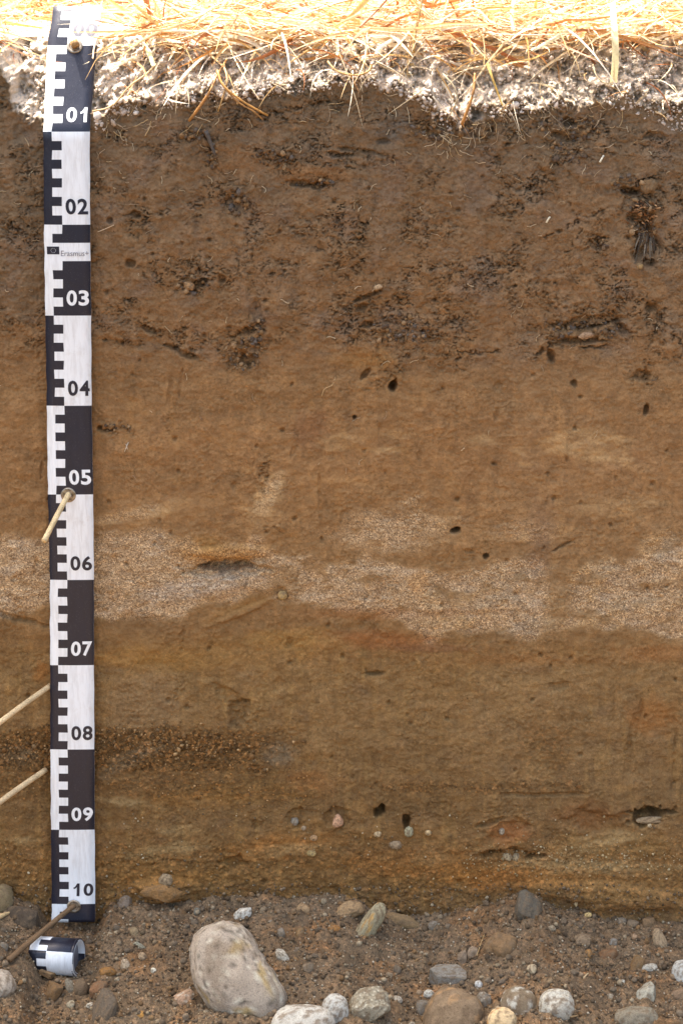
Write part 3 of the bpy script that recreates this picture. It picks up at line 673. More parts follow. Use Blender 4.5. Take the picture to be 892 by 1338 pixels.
def text_mesh(s, size, bold=0.0, sx=1.0, space=1.0):
    cu = bpy.data.curves.new('txt', 'FONT'); cu.body = s; cu.size = size; cu.offset = bold; cu.space_character = space
    cu.resolution_u = 4; cu.align_x = 'LEFT'
    o = bpy.data.objects.new('txt', cu); COL.objects.link(o)
    dg = bpy.context.evaluated_depsgraph_get(); dg.update()
    me = bpy.data.meshes.new_from_object(o.evaluated_get(dg))
    bpy.data.objects.remove(o); bpy.data.curves.remove(cu)
    n = len(me.vertices); a = np.empty(n * 3); me.vertices.foreach_get('co', a); a = a.reshape(-1, 3)
    polys = [tuple(p.vertices) for p in me.polygons]; bpy.data.meshes.remove(me)
    a[:, :2] -= a[:, :2].min(0); h = a[:, 1].max(); w = a[:, 0].max()
    return a, polys, w, h
ONE = (np.array([(0.0, .70), (.13, .72), (.36, 1.0), (.60, 1.0), (.60, 0.0), (.32, 0.0), (.32, .70), (.14, .58), (.0, .56)]), [(0, 1, 6, 7, 8), (1, 2, 3, 6), (3, 4, 5, 6)])
def put_print(name, s, r_top, r_bot, f0, f1, material, bold=0.0, label=None, parent=t_root, off=0.00035):
    """flat print on the tape between rows r_top..r_bot and across fractions f0..f1"""
    if s == '1': a = np.concatenate([ONE[0], np.zeros((9, 1))], 1); polys = ONE[1]; w = .6; h = 1.0
    else: a, polys, w, h = text_mesh(s, 1.0, bold)
    vs = []
    for x, y, _ in a:
        r = r_bot + (r_top - r_bot) * y / h; fr = f0 + (f1 - f0) * x / w
        A, B = tape_path(r); vs.append(cp(A, B, fr, off))
    me = bpy.data.meshes.new(name); me.from_pydata([tuple(x) for x in vs], [], polys); me.materials.append(material); me.update()
    return obj(name, me, parent, label)
for k in range(0, 11):
    base = 10 * k - 10
    m = GREYPRINT if k == 0 else (BLACK if k % 2 == 0 else WHITE)  # mark 00 greyed: sun glare on the black print, put into its colour
    for ci, ch in enumerate('%02d' % k):
        f0, f1 = ((0.475, 0.70), (0.735, 0.96))[ci]
        if ch == '1': f0, f1 = ((0.505, 0.645), (0.775, 0.915))[ci]
        put_print('numeral', ch, base + 7.2, base + 8.9, f0, f1, m, 0.028, 'printed numeral %s of the mark %02d' % (ch, k))
put_print('lettering', 'Erasmus+', 22.85, 23.45, 0.36, 0.965, GREYPRINT, 0.0, 'small word Erasmus+ printed on the white band')
def quad_print(name, r0, r1, f0, f1, material, off, label=None, parent=t_root):
    vs = []
    for r, fr in ((r0, f0), (r1, f0), (r1, f1), (r0, f1)):
        A, B = tape_path(r); vs.append(cp(A, B, fr, off))
    me = bpy.data.meshes.new(name); me.from_pydata([tuple(x) for x in vs], [], [(0, 1, 2, 3)]); me.materials.append(material); me.update()
    return obj(name, me, parent, label)
quad_print('flag_emblem', 22.4, 23.25, 0.055, 0.325, BLACK, 0.0003, 'small dark flag with a ring of stars')
sv = []; sf = []
for k in range(12):
    a = k / 12 * 2 * math.pi; r = 22.825 + 0.25 * math.cos(a); fr = 0.19 + 0.052 * math.sin(a)
    A, B = tape_path(r); c0 = cp(A, B, fr, 0.0005); b0 = len(sv)
    for j in range(10):
        rad = 0.00042 if j % 2 == 0 else 0.00018; t = j / 10 * 2 * math.pi
        sv.append((c0[0] + rad * math.sin(t), c0[1], c0[2] + rad * math.cos(t)))
    sf.append(tuple(range(b0 + 9, b0 - 1, -1)))
me = bpy.data.meshes.new('star_ring'); me.from_pydata(sv, [], sf); me.materials.append(WHITE); me.update()
obj('star_ring', me, t_root)

def torus(name, centre, normal, Rr, r, material, parent, label=None):
    nrm = Vector(normal).normalized(); q = Vector((0, 0, 1)).rotation_difference(nrm)
    vs = []; fs = []; a, b = 28, 10
    for i in range(a):
        t = i / a * 2 * math.pi
        for j in range(b):
            s = j / b * 2 * math.pi
            vs.append(tuple(q @ Vector(((Rr + r * math.cos(s)) * math.cos(t), (Rr + r * math.cos(s)) * math.sin(t), 0.55 * r * math.sin(s))) + Vector(centre)))
            fs.append((i*b+j, ((i+1) % a)*b+j, ((i+1) % a)*b+(j+1) % b, i*b+(j+1) % b))
    # inner sleeve and dark hollow
    me = mesh_np(name, vs, fs, material); return obj(name, me, parent, label)
DARK = print_material('eyelet_hollow', (0.02, 0.016, 0.014), 0.9)
def disc(name, centre, normal, rad, material, parent):
    nrm = Vector(normal).normalized(); q = Vector((0, 0, 1)).rotation_difference(nrm); n = 20
    vs = [tuple(q @ Vector((rad*math.cos(i/n*2*math.pi), rad*math.sin(i/n*2*math.pi), 0)) + Vector(centre)) for i in range(n)]
    me = bpy.data.meshes.new(name); me.from_pydata(vs, [], [tuple(range(n))]); me.materials.append(material); me.update()
    return obj(name, me, parent)
EY = {}
A0, B0 = tape_path(0.0)
for key, (px, py, y, nrm, rr) in {'top': (98, 60.5, None, (0, -0.87, 0.49), .0085), 'mid': (89.8, 646.5, TY - .0012, (0, -1, 0), .0084), 'low': (97, 1184, TY - .003, (0, -1, 0.05), .0080)}.items():
    if y is None: y = tape_path(0.0)[0][1] - 0.001
    c = on_plane(px, py, y); EY[key] = c; n = np.array(nrm)
    e = torus('eyelet', c - T0 + n * 0.0008, nrm, rr * 0.78, rr * 0.24, BRASS, t_root, 'round metal eyelet')
    torus('eyelet_bead', c - T0 + n * 0.0008, nrm, rr * 0.48, rr * 0.12, BRASS, e)
    disc('eyelet_hole', c - T0 + n * 0.0006, nrm, rr * 0.45, DARK, e)

# rolled-up remainder of the tape lying on the rubble
def tape_roll():
    yy = -0.03
    while True:
        c = on_plane(75, 1249, yy)
        if c[2] > float(floor_z(c[0], yy)) + 0.0165 or yy < -0.2: break
        yy -= 0.002
    L = 0.053; Rr = 0.0214
    ax = Vector((math.cos(R(-14)), math.sin(R(-14)), 0.045)).normalized()         # its right end turned a little to the camera
    up = Vector((0, 0, 1)); b1 = up.cross(ax).normalized(); b2 = ax.cross(b1)
    vs = []; fs = []; mi = []
    turns = 3.3; n = 150; fr = (0, .185, .395, 1.0)
    for i in range(n + 1):
        t = i / n * turns * 2 * math.pi; rad = Rr - 0.0011 * (t / (2 * math.pi))
        for f_ in fr:
            p = ax * (L * (f_ - 0.5)) + b1 * (-rad * math.sin(t + 0.9)) * 1.0 + b2 * (rad * math.cos(t + 0.9))
            vs.append(tuple(p))
    arc = Rr * 2 * math.pi * turns / n
    for i in range(n):
        s = i * arc * 100 + 25.4; blk = int(s // 10); row = int(s % 10)
        for j in range(3):
            if j == 0: m = 1 if blk % 2 == 0 else 0
            elif j == 2: m = 0 if blk % 2 == 0 else 1
            else: m = row % 2
            fs.append((i*4+j, i*4+j+1, (i+1)*4+j+1, (i+1)*4+j)); mi.append(m)
    off = -np.array(T0) + c
    vs = np.array(vs) + off
    me = mesh_np('tape_roll', vs, fs, [WHITE, BLACK], midx=mi, smooth=True)
    o = obj('tape_roll', me, t_root, 'rolled-up end of the tape lying on the rubble')
    md = o.modifiers.new('thickness', 'SOLIDIFY'); md.thickness = 0.0006; md.offset = -1
    # dark rim along the right edge of the roll
    vs = []; fs = []
    for i in range(49):
        t = i / 48 * 2 * math.pi
        for f_, rad in ((0.455, Rr + 0.0004), (0.485, Rr + 0.0004)):
            vs.append(tuple(ax * (L * f_) + b1 * (rad * math.sin(t)) + b2 * (rad * math.cos(t))))
    for i in range(48): fs.append((i*2, i*2+1, i*2+3, i*2+2))
    cv = [tuple(ax * (L * .36))] + [tuple(ax * (L * .36) + b1 * ((Rr - .0032) * math.sin(i / 24 * 2 * math.pi)) + b2 * ((Rr - .0032) * math.cos(i / 24 * 2 * math.pi))) for i in range(24)]
    me = mesh_np('roll_core', np.array(cv) + off, [(0, 1 + i, 1 + (i + 1) % 24) for i in range(24)], GREYPRINT, smooth=False); obj('roll_core', me, o, 'greyish wound core of the roll')
    obj('roll_edge_stripe', mesh_np('roll_edge_stripe', np.array(vs) + off, fs, [BLACK]), o)
tape_roll()

# ------------------------------------------------------------------ wooden sticks
def stick(p0, p1, r0, r1, col, label, sides=8, tipcol=None, square=False, taper=None):
    p0 = np.asarray(p0, float); p1 = np.asarray(p1, float)
    t = np.linspace(0, 1, 14)[:, None]; pts = p0 + (p1 - p0) * t
    bend = np.array((0, 0, 1.0)) * 0.0012 * np.sin(t * 3.1); pts = pts + bend
    rr = r0 + (r1 - r0) * t[:, 0]
    if taper: rr = rr * np.where(t[:, 0] > 1 - taper, np.maximum((1 - t[:, 0]) / taper, 0.08), 1)
    c = np.array(alb(*col)) * (1 + 0.12 * rng.normal(size=(14, 1)))
    v, f, cc = tube(pts, rr, np.clip(c, .02, .85), 4 if square else sides)
    if tipcol is not None: cc[-1] = alb(*tipcol)
    v, c0 = recentre(v)
    me = mesh_np('wooden_stick', v, f, WOOD, cc, smooth=not square)
    return obj('wooden_stick', me, label=label, cat='stick', loc=c0, group='wooden sticks pinning the profile')
def through(k, end):
    d = EY[k] - end; return EY[k] + d / np.linalg.norm(d) * 0.025
n_top = np.array((0.12, -0.90, 0.36))
stick(EY['top'] - n_top * 0.03, EY['top'] + n_top * 0.0125, .0050, .0050, (150, 118, 84), 'short square wooden peg end pinning the top eyelet of the tape', square=True)
stick(through('mid', on_plane(58, 707, -0.105)), on_plane(58, 707, -0.105), .0030, .0031, (205, 180, 145), 'pale round stick pointing down and left out of the tape eyelet at mark 05', tipcol=(225, 180, 130))
_e = on_floor(12, 1257) + np.array((0, -.004, .004))
stick(through('low', _e), _e, .0028, .0034, (112, 88, 68), 'dirty brown stick slanting from the lowest tape eyelet down to the rubble')
stick(on_plane(66, 896, -0.003), on_plane(-32, 969, -0.10), .0031, .0031, (196, 170, 138), 'pale stick pushed into the soil left of mark 08, upper of two', )
stick(on_plane(60, 1006, -0.003), on_plane(-30, 1071, -0.10), .0032, .0032, (190, 165, 135), 'pale stick pushed into the soil left of mark 09, lower of two')
stick(on_plane(-30, 1212, -0.06), on_plane(22, 1189, -0.02), .0034, .0034, (190, 160, 122), 'pale pointed stick tip entering at the left frame edge above the rubble', taper=0.45)

# ------------------------------------------------------------------ stones
VIEW = Matrix(((1, 0, 0), (0, math.cos(R(20)), math.sin(R(20))), (0, -math.sin(R(20)), math.cos(R(20))))).transposed()
def stone_mesh(w, h, ang, thick, seed, col, outline=None, rough=0.10, angular=0.0, sub=4, patch=None, spots=0.0, dust=0.6):
    """w, h in metres across the line of sight, thick along it; outline: polar radii relative to the half sizes"""
    g = np.random.default_rng(seed); bv, bf = ICO[sub]
    x, y, z = bv.T                                   # x right, y up, z towards the viewer
    th = np.arctan2(y, x); s = np.hypot(x, y)
    if outline is not None:
        pts = np.array(outline, float); a = np.arctan2(pts[:, 1], pts[:, 0]); o = np.argsort(a)
        a = a[o]; r = np.hypot(pts[o, 0], pts[o, 1])
        rad = np.interp(th, np.concatenate([a - 2*np.pi, a, a + 2*np.pi]), np.tile(r, 3)); rx = ry = rad
        prof = np.sin(np.clip(s, 0, 1) * np.pi / 2) ** 0.9
        P = np.stack([np.cos(th) * rad * prof, np.sin(th) * rad * prof, z * thick / 2], -1)
    else:
        k = 0.93
        P = np.stack([np.sign(x)*np.abs(x)**k * w/2, np.sign(y)*np.abs(y)**k * h/2, np.sign(z)*np.abs(z)**k*thick/2], -1)
    m = (w + h) / 4
    q = bv * 1.3 + seed * 3.17
    def n3(q, f, s_): return (noise(q[:, 0]*f + q[:, 2]*f*.7, q[:, 1]*f - q[:, 2]*f*.6, s_) + noise(q[:, 2]*f + 3, q[:, 0]*f - q[:, 1]*f*.5, s_ + 5)) * 0.5
    P = P * (1 + rough * 2.4 * n3(q, 0.9, seed) + rough * 1.1 * n3(q, 2.2, seed + 1) + rough * 0.35 * n3(q, 6, seed + 2))[:, None]
    if angular > 0:                                   # slice with random planes: broken facets
        for _ in range(13):
            d = g.normal(size=3); d[2] *= .8; d /= np.linalg.norm(d)
            e = P / np.array((w/2, h/2, thick/2)); lim = g.uniform(0.55, 0.82)
            over = e @ d - lim; sel = over > 0
            P[sel] -= (over[sel, None] * min(1, angular * 1.2) * d[None]) * np.array((w/2, h/2, thick/2))
        P[:, 0] *= w / max(1e-6, np.ptp(P[:, 0])); P[:, 1] *= h / max(1e-6, np.ptp(P[:, 1]))
    P += (n3(q, 14, seed + 3) * m * 0.030 + n3(q, 30, seed + 4) * m * 0.018)[:, None] * bv
    base = np.array(alb(*col)); c = base[None] * (1 + 0.16 * n3(q, 2.0, seed + 6) + 0.14 * n3(q, 7, seed + 7) + 0.10 * n3(q, 20, seed + 8))[:, None]
    if patch is not None:
        pc, thr = patch; k = sstep(thr, thr + 0.22, n3(q, 1.7, seed + 9) + 0.35 * n3(q, 6, seed + 10))[:, None]
        c = c * (1 - k) + alb(*pc) * k
    if spots:
        k = sstep(0.22, 0.36, n3(q, 17, seed + 11))[:, None] * spots * .7; c = c * (1 - k) + alb(196, 188, 176) * k
        k = sstep(0.24, 0.38, n3(q, 15, seed + 12))[:, None] * spots; c = c * (1 - k) + alb(80, 72, 66) * k
    k = (sstep(-0.05, 0.35, n3(q, 2.6, seed + 13) + 0.5 * n3(q, 9, seed + 14)) * dust)[:, None]; c = c * (1 - k) + alb(104, 86, 70) * k
    a = R(ang); Rz = np.array(((math.cos(a), -math.sin(a), 0), (math.sin(a), math.cos(a), 0), (0, 0, 1)))
    if outline is None: P = P @ Rz.T
    # viewer frame -> world: right = X, up = tilted, towards viewer = -FWD-ish
    up = np.array((0, math.sin(R(22)), math.cos(R(22)))); tow = np.array((0, -math.cos(R(22)), math.sin(R(22))))
    Wd = P[:, :1] * np.array((1, 0, 0)) + P[:, 1:2] * up + P[:, 2:3] * tow
    return Wd, bf, np.clip(c, 0.015, 0.85)
SPX = 1 / 1165.0
STONES = []
def stone(px, py, w, h, ang, col, label, sink=0.35, on='floor', name='stone', outline=None, thick=None, cat='stone', group=None, **kw):
    g = len(STONES) + 100
    W_, H_ = w * SPX, h * SPX
    tk = thick * SPX if thick else min(W_, H_) * 0.75
    sub = 5 if max(w, h) > 40 else 4 if max(w, h) > 17 else 3 if max(w, h) > 9 else 2
    if outline is not None: outline = [((a - px) * SPX, (py - b) * SPX) for a, b in outline]
    if 'dust' not in kw: kw['dust'] = .9 if (on == 'face' or max(w, h) < 20) else .75
    vv, ff, cc = stone_mesh(W_, H_, ang, tk, g, col, outline=outline, sub=sub, **kw)
    if on == 'floor':
        p = on_floor(px, py)
        if p is None: on = 'face'
    if on == 'face':
        p = on_face(px, py)
        if sink > .1: sink = min(.62, sink + .14)
    elif outline is None: sink = min(sink + .10, .6) if sink >= 0 else sink
    tow = np.array((0, -math.cos(R(22)), math.sin(R(22))))
    ray = p - CAM; ray /= np.linalg.norm(ray)
    c = p - ray * (tk * (0.5 - sink))
    vv = vv + c; vv, c0 = recentre(vv)
    o = obj(name, mesh_np(name, vv, ff, STONE, cc), label=label, cat=cat, loc=c0, group=group)
    STONES.append((px, py, max(w, h) / 2, o)); return o
big = [(251, 1238), (256, 1224), (271, 1212), (293, 1206), (314, 1211), (328, 1224), (338, 1243), (349, 1260), (363, 1281), (373, 1299), (374, 1313), (355, 1332), (328, 1328), (301, 1328), (285, 1322), (268, 1302), (255, 1281), (252, 1259)]
stone(310, 1270, 120, 122, 0, (152, 138, 128), 'largest stone, pale grey rounded boulder with rusty stains standing on the rubble', outline=big, thick=70, sink=-.12, rough=.03, patch=((156, 134, 100), .26), spots=.8, dust=.45)
stone(396, 1342, 82, 58, 0, (166, 160, 156), 'pale lilac-grey rounded cobble cut by the bottom frame edge, right of the largest stone', rough=.05, thick=50, sink=.2)
stone(438, 1320, 34, 42, 0, (166, 161, 158), 'small smooth pale bluish pebble between the lilac cobble and the speckled one', rough=.04, sink=.2)
stone(478, 1316, 54, 60, -15, (134, 124, 110), 'rough grey speckled conglomerate cobble near the middle of the bottom edge', angular=.6, spots=.8, rough=.12, sink=.25)
stone(480, 1212, 84, 25, 57, (142, 130, 108), 'long narrow grey-tan stone leaning steeply at the foot of the face', patch=((165, 130, 85), .3), rough=.05, sink=-.7, angular=.3)
stone(527, 1205, 50, 18, -20, (126, 102, 76), 'soil-coated brown bar-shaped stone lying right of the leaning long stone', rough=.07, sink=.35)
stone(457, 1189, 42, 26, 15, (146, 118, 90), 'crumbly tan clod left of the top of the leaning long stone', rough=.14, angular=.4, sink=.4, name='soil_clod', cat='clod')
stone(586, 1277, 50, 33, 5, (124, 115, 108), 'angular smooth grey stone resting on top of the big brown cobble', angular=.9, rough=.08, sink=.2)
stone(592, 1334, 80, 84, 0, (122, 102, 84), 'big brown-grey cobble cut by the bottom edge, below the angular grey stone', patch=((150, 118, 88), .25), rough=.05, thick=60, sink=.3)
stone(560, 1299, 14, 12, 0, (178, 172, 165), 'tiny white pebble left of the big brown cobble', rough=.08, sink=.1)
stone(553, 1318, 19, 25, 10, (112, 104, 98), 'dark grey pebble touching the left side of the big brown cobble', rough=.08, sink=.3)
stone(632, 1308, 21, 22, 0, (118, 108, 100), 'grey pebble touching the right side of the big brown cobble', rough=.1, spots=.5, sink=.2)
stone(625, 1287, 10, 12, 10, (182, 178, 178), 'tiny white pebble just above the grey pebble beside the brown cobble', rough=.08, sink=.1)
stone(604, 1253, 15, 24, -20, (126, 108, 94), 'flat brown chip, left one of the pair above the angular grey stone', angular=.8, sink=.3)
stone(616, 1250, 15, 26, -5, (132, 114, 100), 'flat brown chip, right one of the pair above the angular grey stone', angular=.8, sink=.3)
stone(678, 1315, 46, 52, 20, (118, 102, 86), 'brown cobble with white crusty rim near the bottom edge, left of the white pitted pebble', patch=((172, 165, 158), .12), rough=.06, sink=.3)
stone(655, 1335, 38, 36, 0, (192, 166, 134), 'cream and orange smooth pebble at the bottom edge, left of the crusty brown cobble', patch=((170, 122, 76), .3), rough=.05, sink=.1)
stone(726, 1313, 46, 42, -12, (170, 163, 156), 'round white pitted pebble alone on the rubble near the bottom right', rough=.05, patch=((140, 126, 114), .3), sink=.15)
stone(846, 1297, 26, 34, -20, (148, 142, 132), 'light grey angular stone, pointed below, at lower right', angular=.9, rough=.1, sink=.25)
stone(892, 1273, 30, 38, 15, (170, 166, 164), 'pale bluish smooth cobble cut by the right frame edge', rough=.04, sink=.1)
stone(889, 1300, 30, 16, 5, (128, 104, 86), 'brown flat stone under the bluish cobble at the right frame edge', angular=.4, sink=.2)
stone(830, 1332, 60, 34, 0, (122, 112, 100), 'dusty half buried boulder at the bottom edge, below the grey angular stone', rough=.08, sink=.55)
stone(686, 1192, 38, 50, 12, (90, 82, 74), 'dark grey-brown angular block set into the foot of the face', angular=.9, rough=.08, sink=.45)
stone(319, 1195, 29, 18, 30, (188, 180, 174), 'white jagged stone chip just above the largest stone', angular=.7, rough=.15, sink=.25)
stone(258, 1191, 11, 11, 0, (108, 104, 98), 'small round grey pebble above left of the largest stone', rough=.05)
stone(369, 1250, 24, 14, -50, (176, 166, 156), 'white and grey oval pebble right of the largest stone', rough=.1, spots=.4, sink=.2)
stone(367, 1220, 11, 16, 0, (124, 112, 102), 'small grey pebble above the white and grey oval pebble', rough=.08)
stone(395, 1190, 24, 22, 0, (152, 124, 96), 'pale tan lump left of the crumbly clod at the foot of the face', angular=.5, rough=.15, sink=.5, name='soil_clod', cat='clod')
stone(436, 1215, 18, 13, 0, (146, 102, 60), 'bright ochre lump below left of the crumbly tan clod', rough=.12, sink=.4, name='soil_clod', cat='clod')
stone(566, 1210, 16, 14, 0, (122, 112, 104), 'grey pebble right of the soil-coated bar-shaped stone', rough=.1, angular=.4)
stone(2, 1176, 34, 42, 0, (112, 96, 74), 'mossy brown rounded stone cut by the left frame edge above the rubble', rough=.06, sink=.35)
stone(33, 1203, 50, 40, -10, (76, 64, 55), 'dark brown flat block left of the foot of the tape', angular=.9, rough=.07, sink=.4)
stone(5, 1238, 15, 14, 0, (112, 102, 94), 'small grey pebble at the left frame edge below the dark block', rough=.08)
stone(1, 1287, 38, 38, 10, (160, 146, 136), 'smooth pinkish-grey cobble cut by the left frame edge', rough=.05, sink=.2)
stone(62, 1270, 27, 17, -15, (150, 118, 88), 'tan rock chip leaning against the front of the tape roll', angular=.8, rough=.1, sink=-.6)
stone(72, 1294, 25, 26, 15, (118, 90, 64), 'brown angular stone below the tape roll, leftmost of the row', angular=.8, sink=.2)
stone(92, 1292, 12, 27, 8, (124, 114, 102), 'narrow upright grey stone in the row below the tape roll', angular=.6, sink=.2)
stone(106, 1291, 19, 24, 0, (104, 86, 70), 'round brown-grey pebble, rightmost of three directly below the tape roll', rough=.06, sink=.2)
stone(127, 1293, 30, 20, 38, (116, 84, 62), 'reddish brown wedge stone to the lower right of the tape roll', angular=.7, sink=.3)
stone(136, 1321, 32, 56, -14, (88, 77, 68), 'dark grey pointed slab near the bottom left', angular=.7, rough=.06, sink=.35)
stone(119, 1314, 12, 9, 0, (182, 172, 162), 'tiny white pebble left of the dark pointed slab', rough=.08, angular=.4)
stone(92, 1313, 12, 12, 0, (150, 138, 120), 'small tan-grey pebble below the upright grey stone', rough=.08, angular=.4)
stone(163, 1179, 19, 27, -5, (126, 110, 100), 'grey oval stone stuck in the foot of the face right of mark 10', rough=.05, sink=.45, on='face')
stone(176, 1218, 12, 15, 20, (136, 116, 92), 'small tan oval pebble on the rubble right of the tape roll', rough=.05, sink=.2)
stone(183, 1237, 19, 9, -30, (138, 134, 120), 'thin greenish-grey flake below the small tan oval pebble', angular=.5, sink=.2)
stone(164, 1261, 13, 17, 10, (168, 148, 128), 'whitish brown speckled pebble between the tape roll and the largest stone', spots=.6, sink=.2)
stone(186, 1251, 12, 14, 0, (158, 134, 110), 'small tan pebble just right above the whitish speckled one', rough=.1, angular=.4)
stone(141, 1270, 22, 13, 0, (132, 94, 56), 'orange-brown lump right of the tape roll', rough=.12, name='soil_clod', cat='clod')
stone(215, 1165, 58, 26, -4, (134, 100, 66), 'broad orange-brown clod bulging from the foot of the face', rough=.26, angular=.5, sink=.5, dust=.5, on='face', name='soil_clod', cat='clod')
stone(217, 1150, 18, 17, 0, (140, 120, 98), 'grey-tan pebble on top of the broad orange-brown clod', rough=.1, on='face')
stone(201, 1269, 8, 9, 0, (186, 180, 170), 'tiny white chip midway between tape roll and largest stone', angular=.5)
stone(185, 1327, 11, 12, 0, (156, 114, 62), 'small yellow-ochre pebble near the bottom edge left of the largest stone', angular=.4)
stone(238, 1305, 32, 20, 35, (160, 128, 108), 'pinkish white-crusted fragment left of the lower part of the largest stone', patch=((185, 175, 165), .1), angular=.5, sink=.3)
stone(768, 1196, 10, 8, -10, (192, 165, 116), 'tiny cream angular chip at the foot of the face on the right', angular=.6, sink=.1)
stone(752, 1180, 6, 10, 0, (176, 152, 118), 'tiny cream chip on the face above the cream angular chip', angular=.4, on='face', sink=.2)
stone(694, 1267, 14, 14, 20, (176, 156, 132), 'small tan-white chip on the rubble above the crusty brown cobble', angular=.6, sink=.2)
stone(848, 1265, 22, 12, 0, (162, 154, 146), 'pale crumbly chip above the grey angular stone at lower right', angular=.5, sink=.2)
stone(831, 1260, 18, 26, -25, (116, 90, 64), 'brown angular stone left of the pale crumbly chip', angular=.8, sink=.25)
stone(801, 1232, 14, 11, -20, (120, 114, 110), 'small flat grey chip on the right-hand rubble', angular=.6, sink=.2)
stone(828, 1224, 9, 9, 0, (150, 122, 100), 'small pinkish round pebble on the right-hand rubble', sink=.2)
stone(862, 1230, 20, 36, 12, (144, 122, 100), 'long pale brown earthy stone standing at lower right', angular=.6, rough=.12, sink=.4)
stone(846, 1207, 22, 22, -40, (116, 92, 70), 'brown blocky stone at the foot of the face, rightmost of three', angular=.7, sink=.35)
stone(825, 1208, 16, 15, 0, (112, 96, 82), 'grey-brown stone at the foot of the face, middle of three', angular=.5, sink=.3)
stone(812, 1204, 13, 12, 0, (118, 106, 96), 'smaller grey stone at the foot of the face, leftmost of three', angular=.4, sink=.3)
stone(768, 1247, 12, 13, 0, (142, 104, 66), 'small orange pebble on the middle of the right-hand rubble', rough=.1, sink=.3)
stone(760, 1230, 24, 20, 10, (126, 106, 88), 'dull tan lump above the small orange pebble', rough=.12, sink=.4)
stone(720, 1213, 12, 9, 0, (136, 122, 106), 'small grey chip right of the dark angular block', angular=.5, sink=.2)
stone(793, 1250, 30, 22, 15, (112, 82, 60), 'reddish brown clod right of the small orange pebble', rough=.14, sink=.5, name='soil_clod', cat='clod')
stone(813, 1283, 6, 7, 0, (178, 172, 164), 'tiny pale pebble left above the grey angular stone', sink=.1)
stone(655, 1240, 44, 40, 0, (120, 94, 70), 'broad brown earthy lump below the dark angular block', rough=.14, sink=.62, name='soil_clod', cat='clod')
# stones sitting in the face
stone(441, 1073, 15, 19, 0, (172, 132, 108), 'pinkish tan angular pebble stuck in the face at the height of mark 09', angular=.5, on='face', sink=.2)
stone(385, 1073, 11, 13, 0, (128, 120, 112), 'grey pebble stuck in the face left of the pinkish one', on='face', sink=.25)
stone(397, 1082, 8, 7, 0, (150, 132, 114), 'tiny tan pebble just right below the grey one in the face', on='face', sink=.2)
stone(493, 1090, 10, 8, 15, (170, 148, 120), 'small cream pebble below the two dark holes in the face', on='face', sink=.2)
stone(559, 1088, 9, 9, 0, (176, 150, 116), 'small round cream pebble in the face right of the third dark hole', on='face', sink=.2)
stone(534, 1087, 12, 15, 0, (146, 140, 118), 'grey-green pebble directly below the third dark hole', on='face', spots=.6, sink=.3)
stone(516, 1104, 20, 13, 0, (136, 116, 96), 'crumbly grey-tan lump between the cream pebbles in the face', angular=.4, on='face', sink=.4)
stone(410, 1095, 10, 9, 0, (158, 124, 92), 'small tan pebble below the grey pebble in the face', on='face', sink=.3)
stone(407, 1115, 13, 9, 0, (148, 126, 88), 'yellowish flat pebble low in the face', on='face', sink=.3)
stone(852, 1071, 44, 10, 3, (138, 118, 96), 'long flat stone lying inside the dark slot at the right of the face', rough=.06, on='face', sink=-.9, angular=.3)
stone(848, 1079, 6, 6, 0, (176, 158, 132), 'tiny cream pebble under the dark slot', on='face', sink=.2)
stone(655, 1086, 8, 10, 0, (146, 134, 122), 'small grey pebble beside the reddish patch of the face', on='face', sink=.2)
stone(661, 1119, 12, 14, 20, (160, 140, 114), 'pale flake in the lower right of the face, left of two', angular=.7, on='face', sink=.2)
stone(674, 1120, 13, 12, 0, (154, 136, 112), 'pale flake in the lower right of the face, right of two', angular=.7, on='face', sink=.2)
stone(369, 778, 13, 12, 0, (154, 126, 86), 'small loose clod on the face beside the sand lens', rough=.12, on='face', sink=.1, name='soil_clod', cat='clod')
stone(248, 374, 14, 12, 0, (146, 110, 78), 'orange-tan clod among cracks of the topsoil right of mark 03', angular=.5, rough=.15, on='face', sink=.2, name='soil_clod', cat='clod')
stone(847, 243, 22, 18, 10, (112, 86, 62), 'rounded brown clod above the decayed wood in the topsoil', rough=.12, on='face', sink=.2, name='soil_clod', cat='clod')
stone(835, 348, 9, 9, 0, (150, 118, 80), 'small ochre pebble below the decayed wood', on='face', sink=.2)
stone(765, 438, 20, 9, 10, (150, 120, 98), 'pale clod in the dark crack at the right of the topsoil', angular=.5, rough=.14, on='face', sink=.0, name='soil_clod', cat='clod')
stone(371, 216, 9, 14, 10, (158, 128, 98), 'small pale clod in the crumbly pocket above centre', angular=.4, rough=.14, on='face', sink=.2, name='soil_clod', cat='clod')
stone(494, 375, 12, 7, 10, (166, 136, 108), 'pale root-knot clod right of centre in the topsoil', angular=.4, on='face', sink=.1, name='soil_clod', cat='clod')
# nondescript pebbles of the rubble, each its own object
pal = [(118, 102, 88), (130, 112, 94), (104, 90, 78), (140, 128, 116), (112, 86, 64), (150, 136, 122), (96, 84, 74), (126, 98, 70), (165, 155, 145)]
anchors = {0: 'largest stone', 1: 'lilac cobble', 3: 'speckled conglomerate', 4: 'leaning long stone', 7: 'angular grey stone', 8: 'big brown cobble', 15: 'crusty brown cobble', 17: 'white pitted pebble', 18: 'pointed light grey stone', 19: 'bluish cobble at the right edge',
           21: 'dusty buried boulder', 22: 'dark angular block', 31: 'dark flat block by the tape', 33: 'pinkish cobble at the left edge', 40: 'dark pointed slab', 49: 'broad ochre clod', 61: 'long pale brown stone'}
cnames = ['greyish brown', 'tan grey', 'dull brown', 'light grey', 'reddish brown', 'pale grey', 'dark brown', 'ochre brown', 'whitish']
named = [(i, STONES[i][0], STONES[i][1], t) for i, t in anchors.items()]
cnt = 0; tries = 0; used = set()
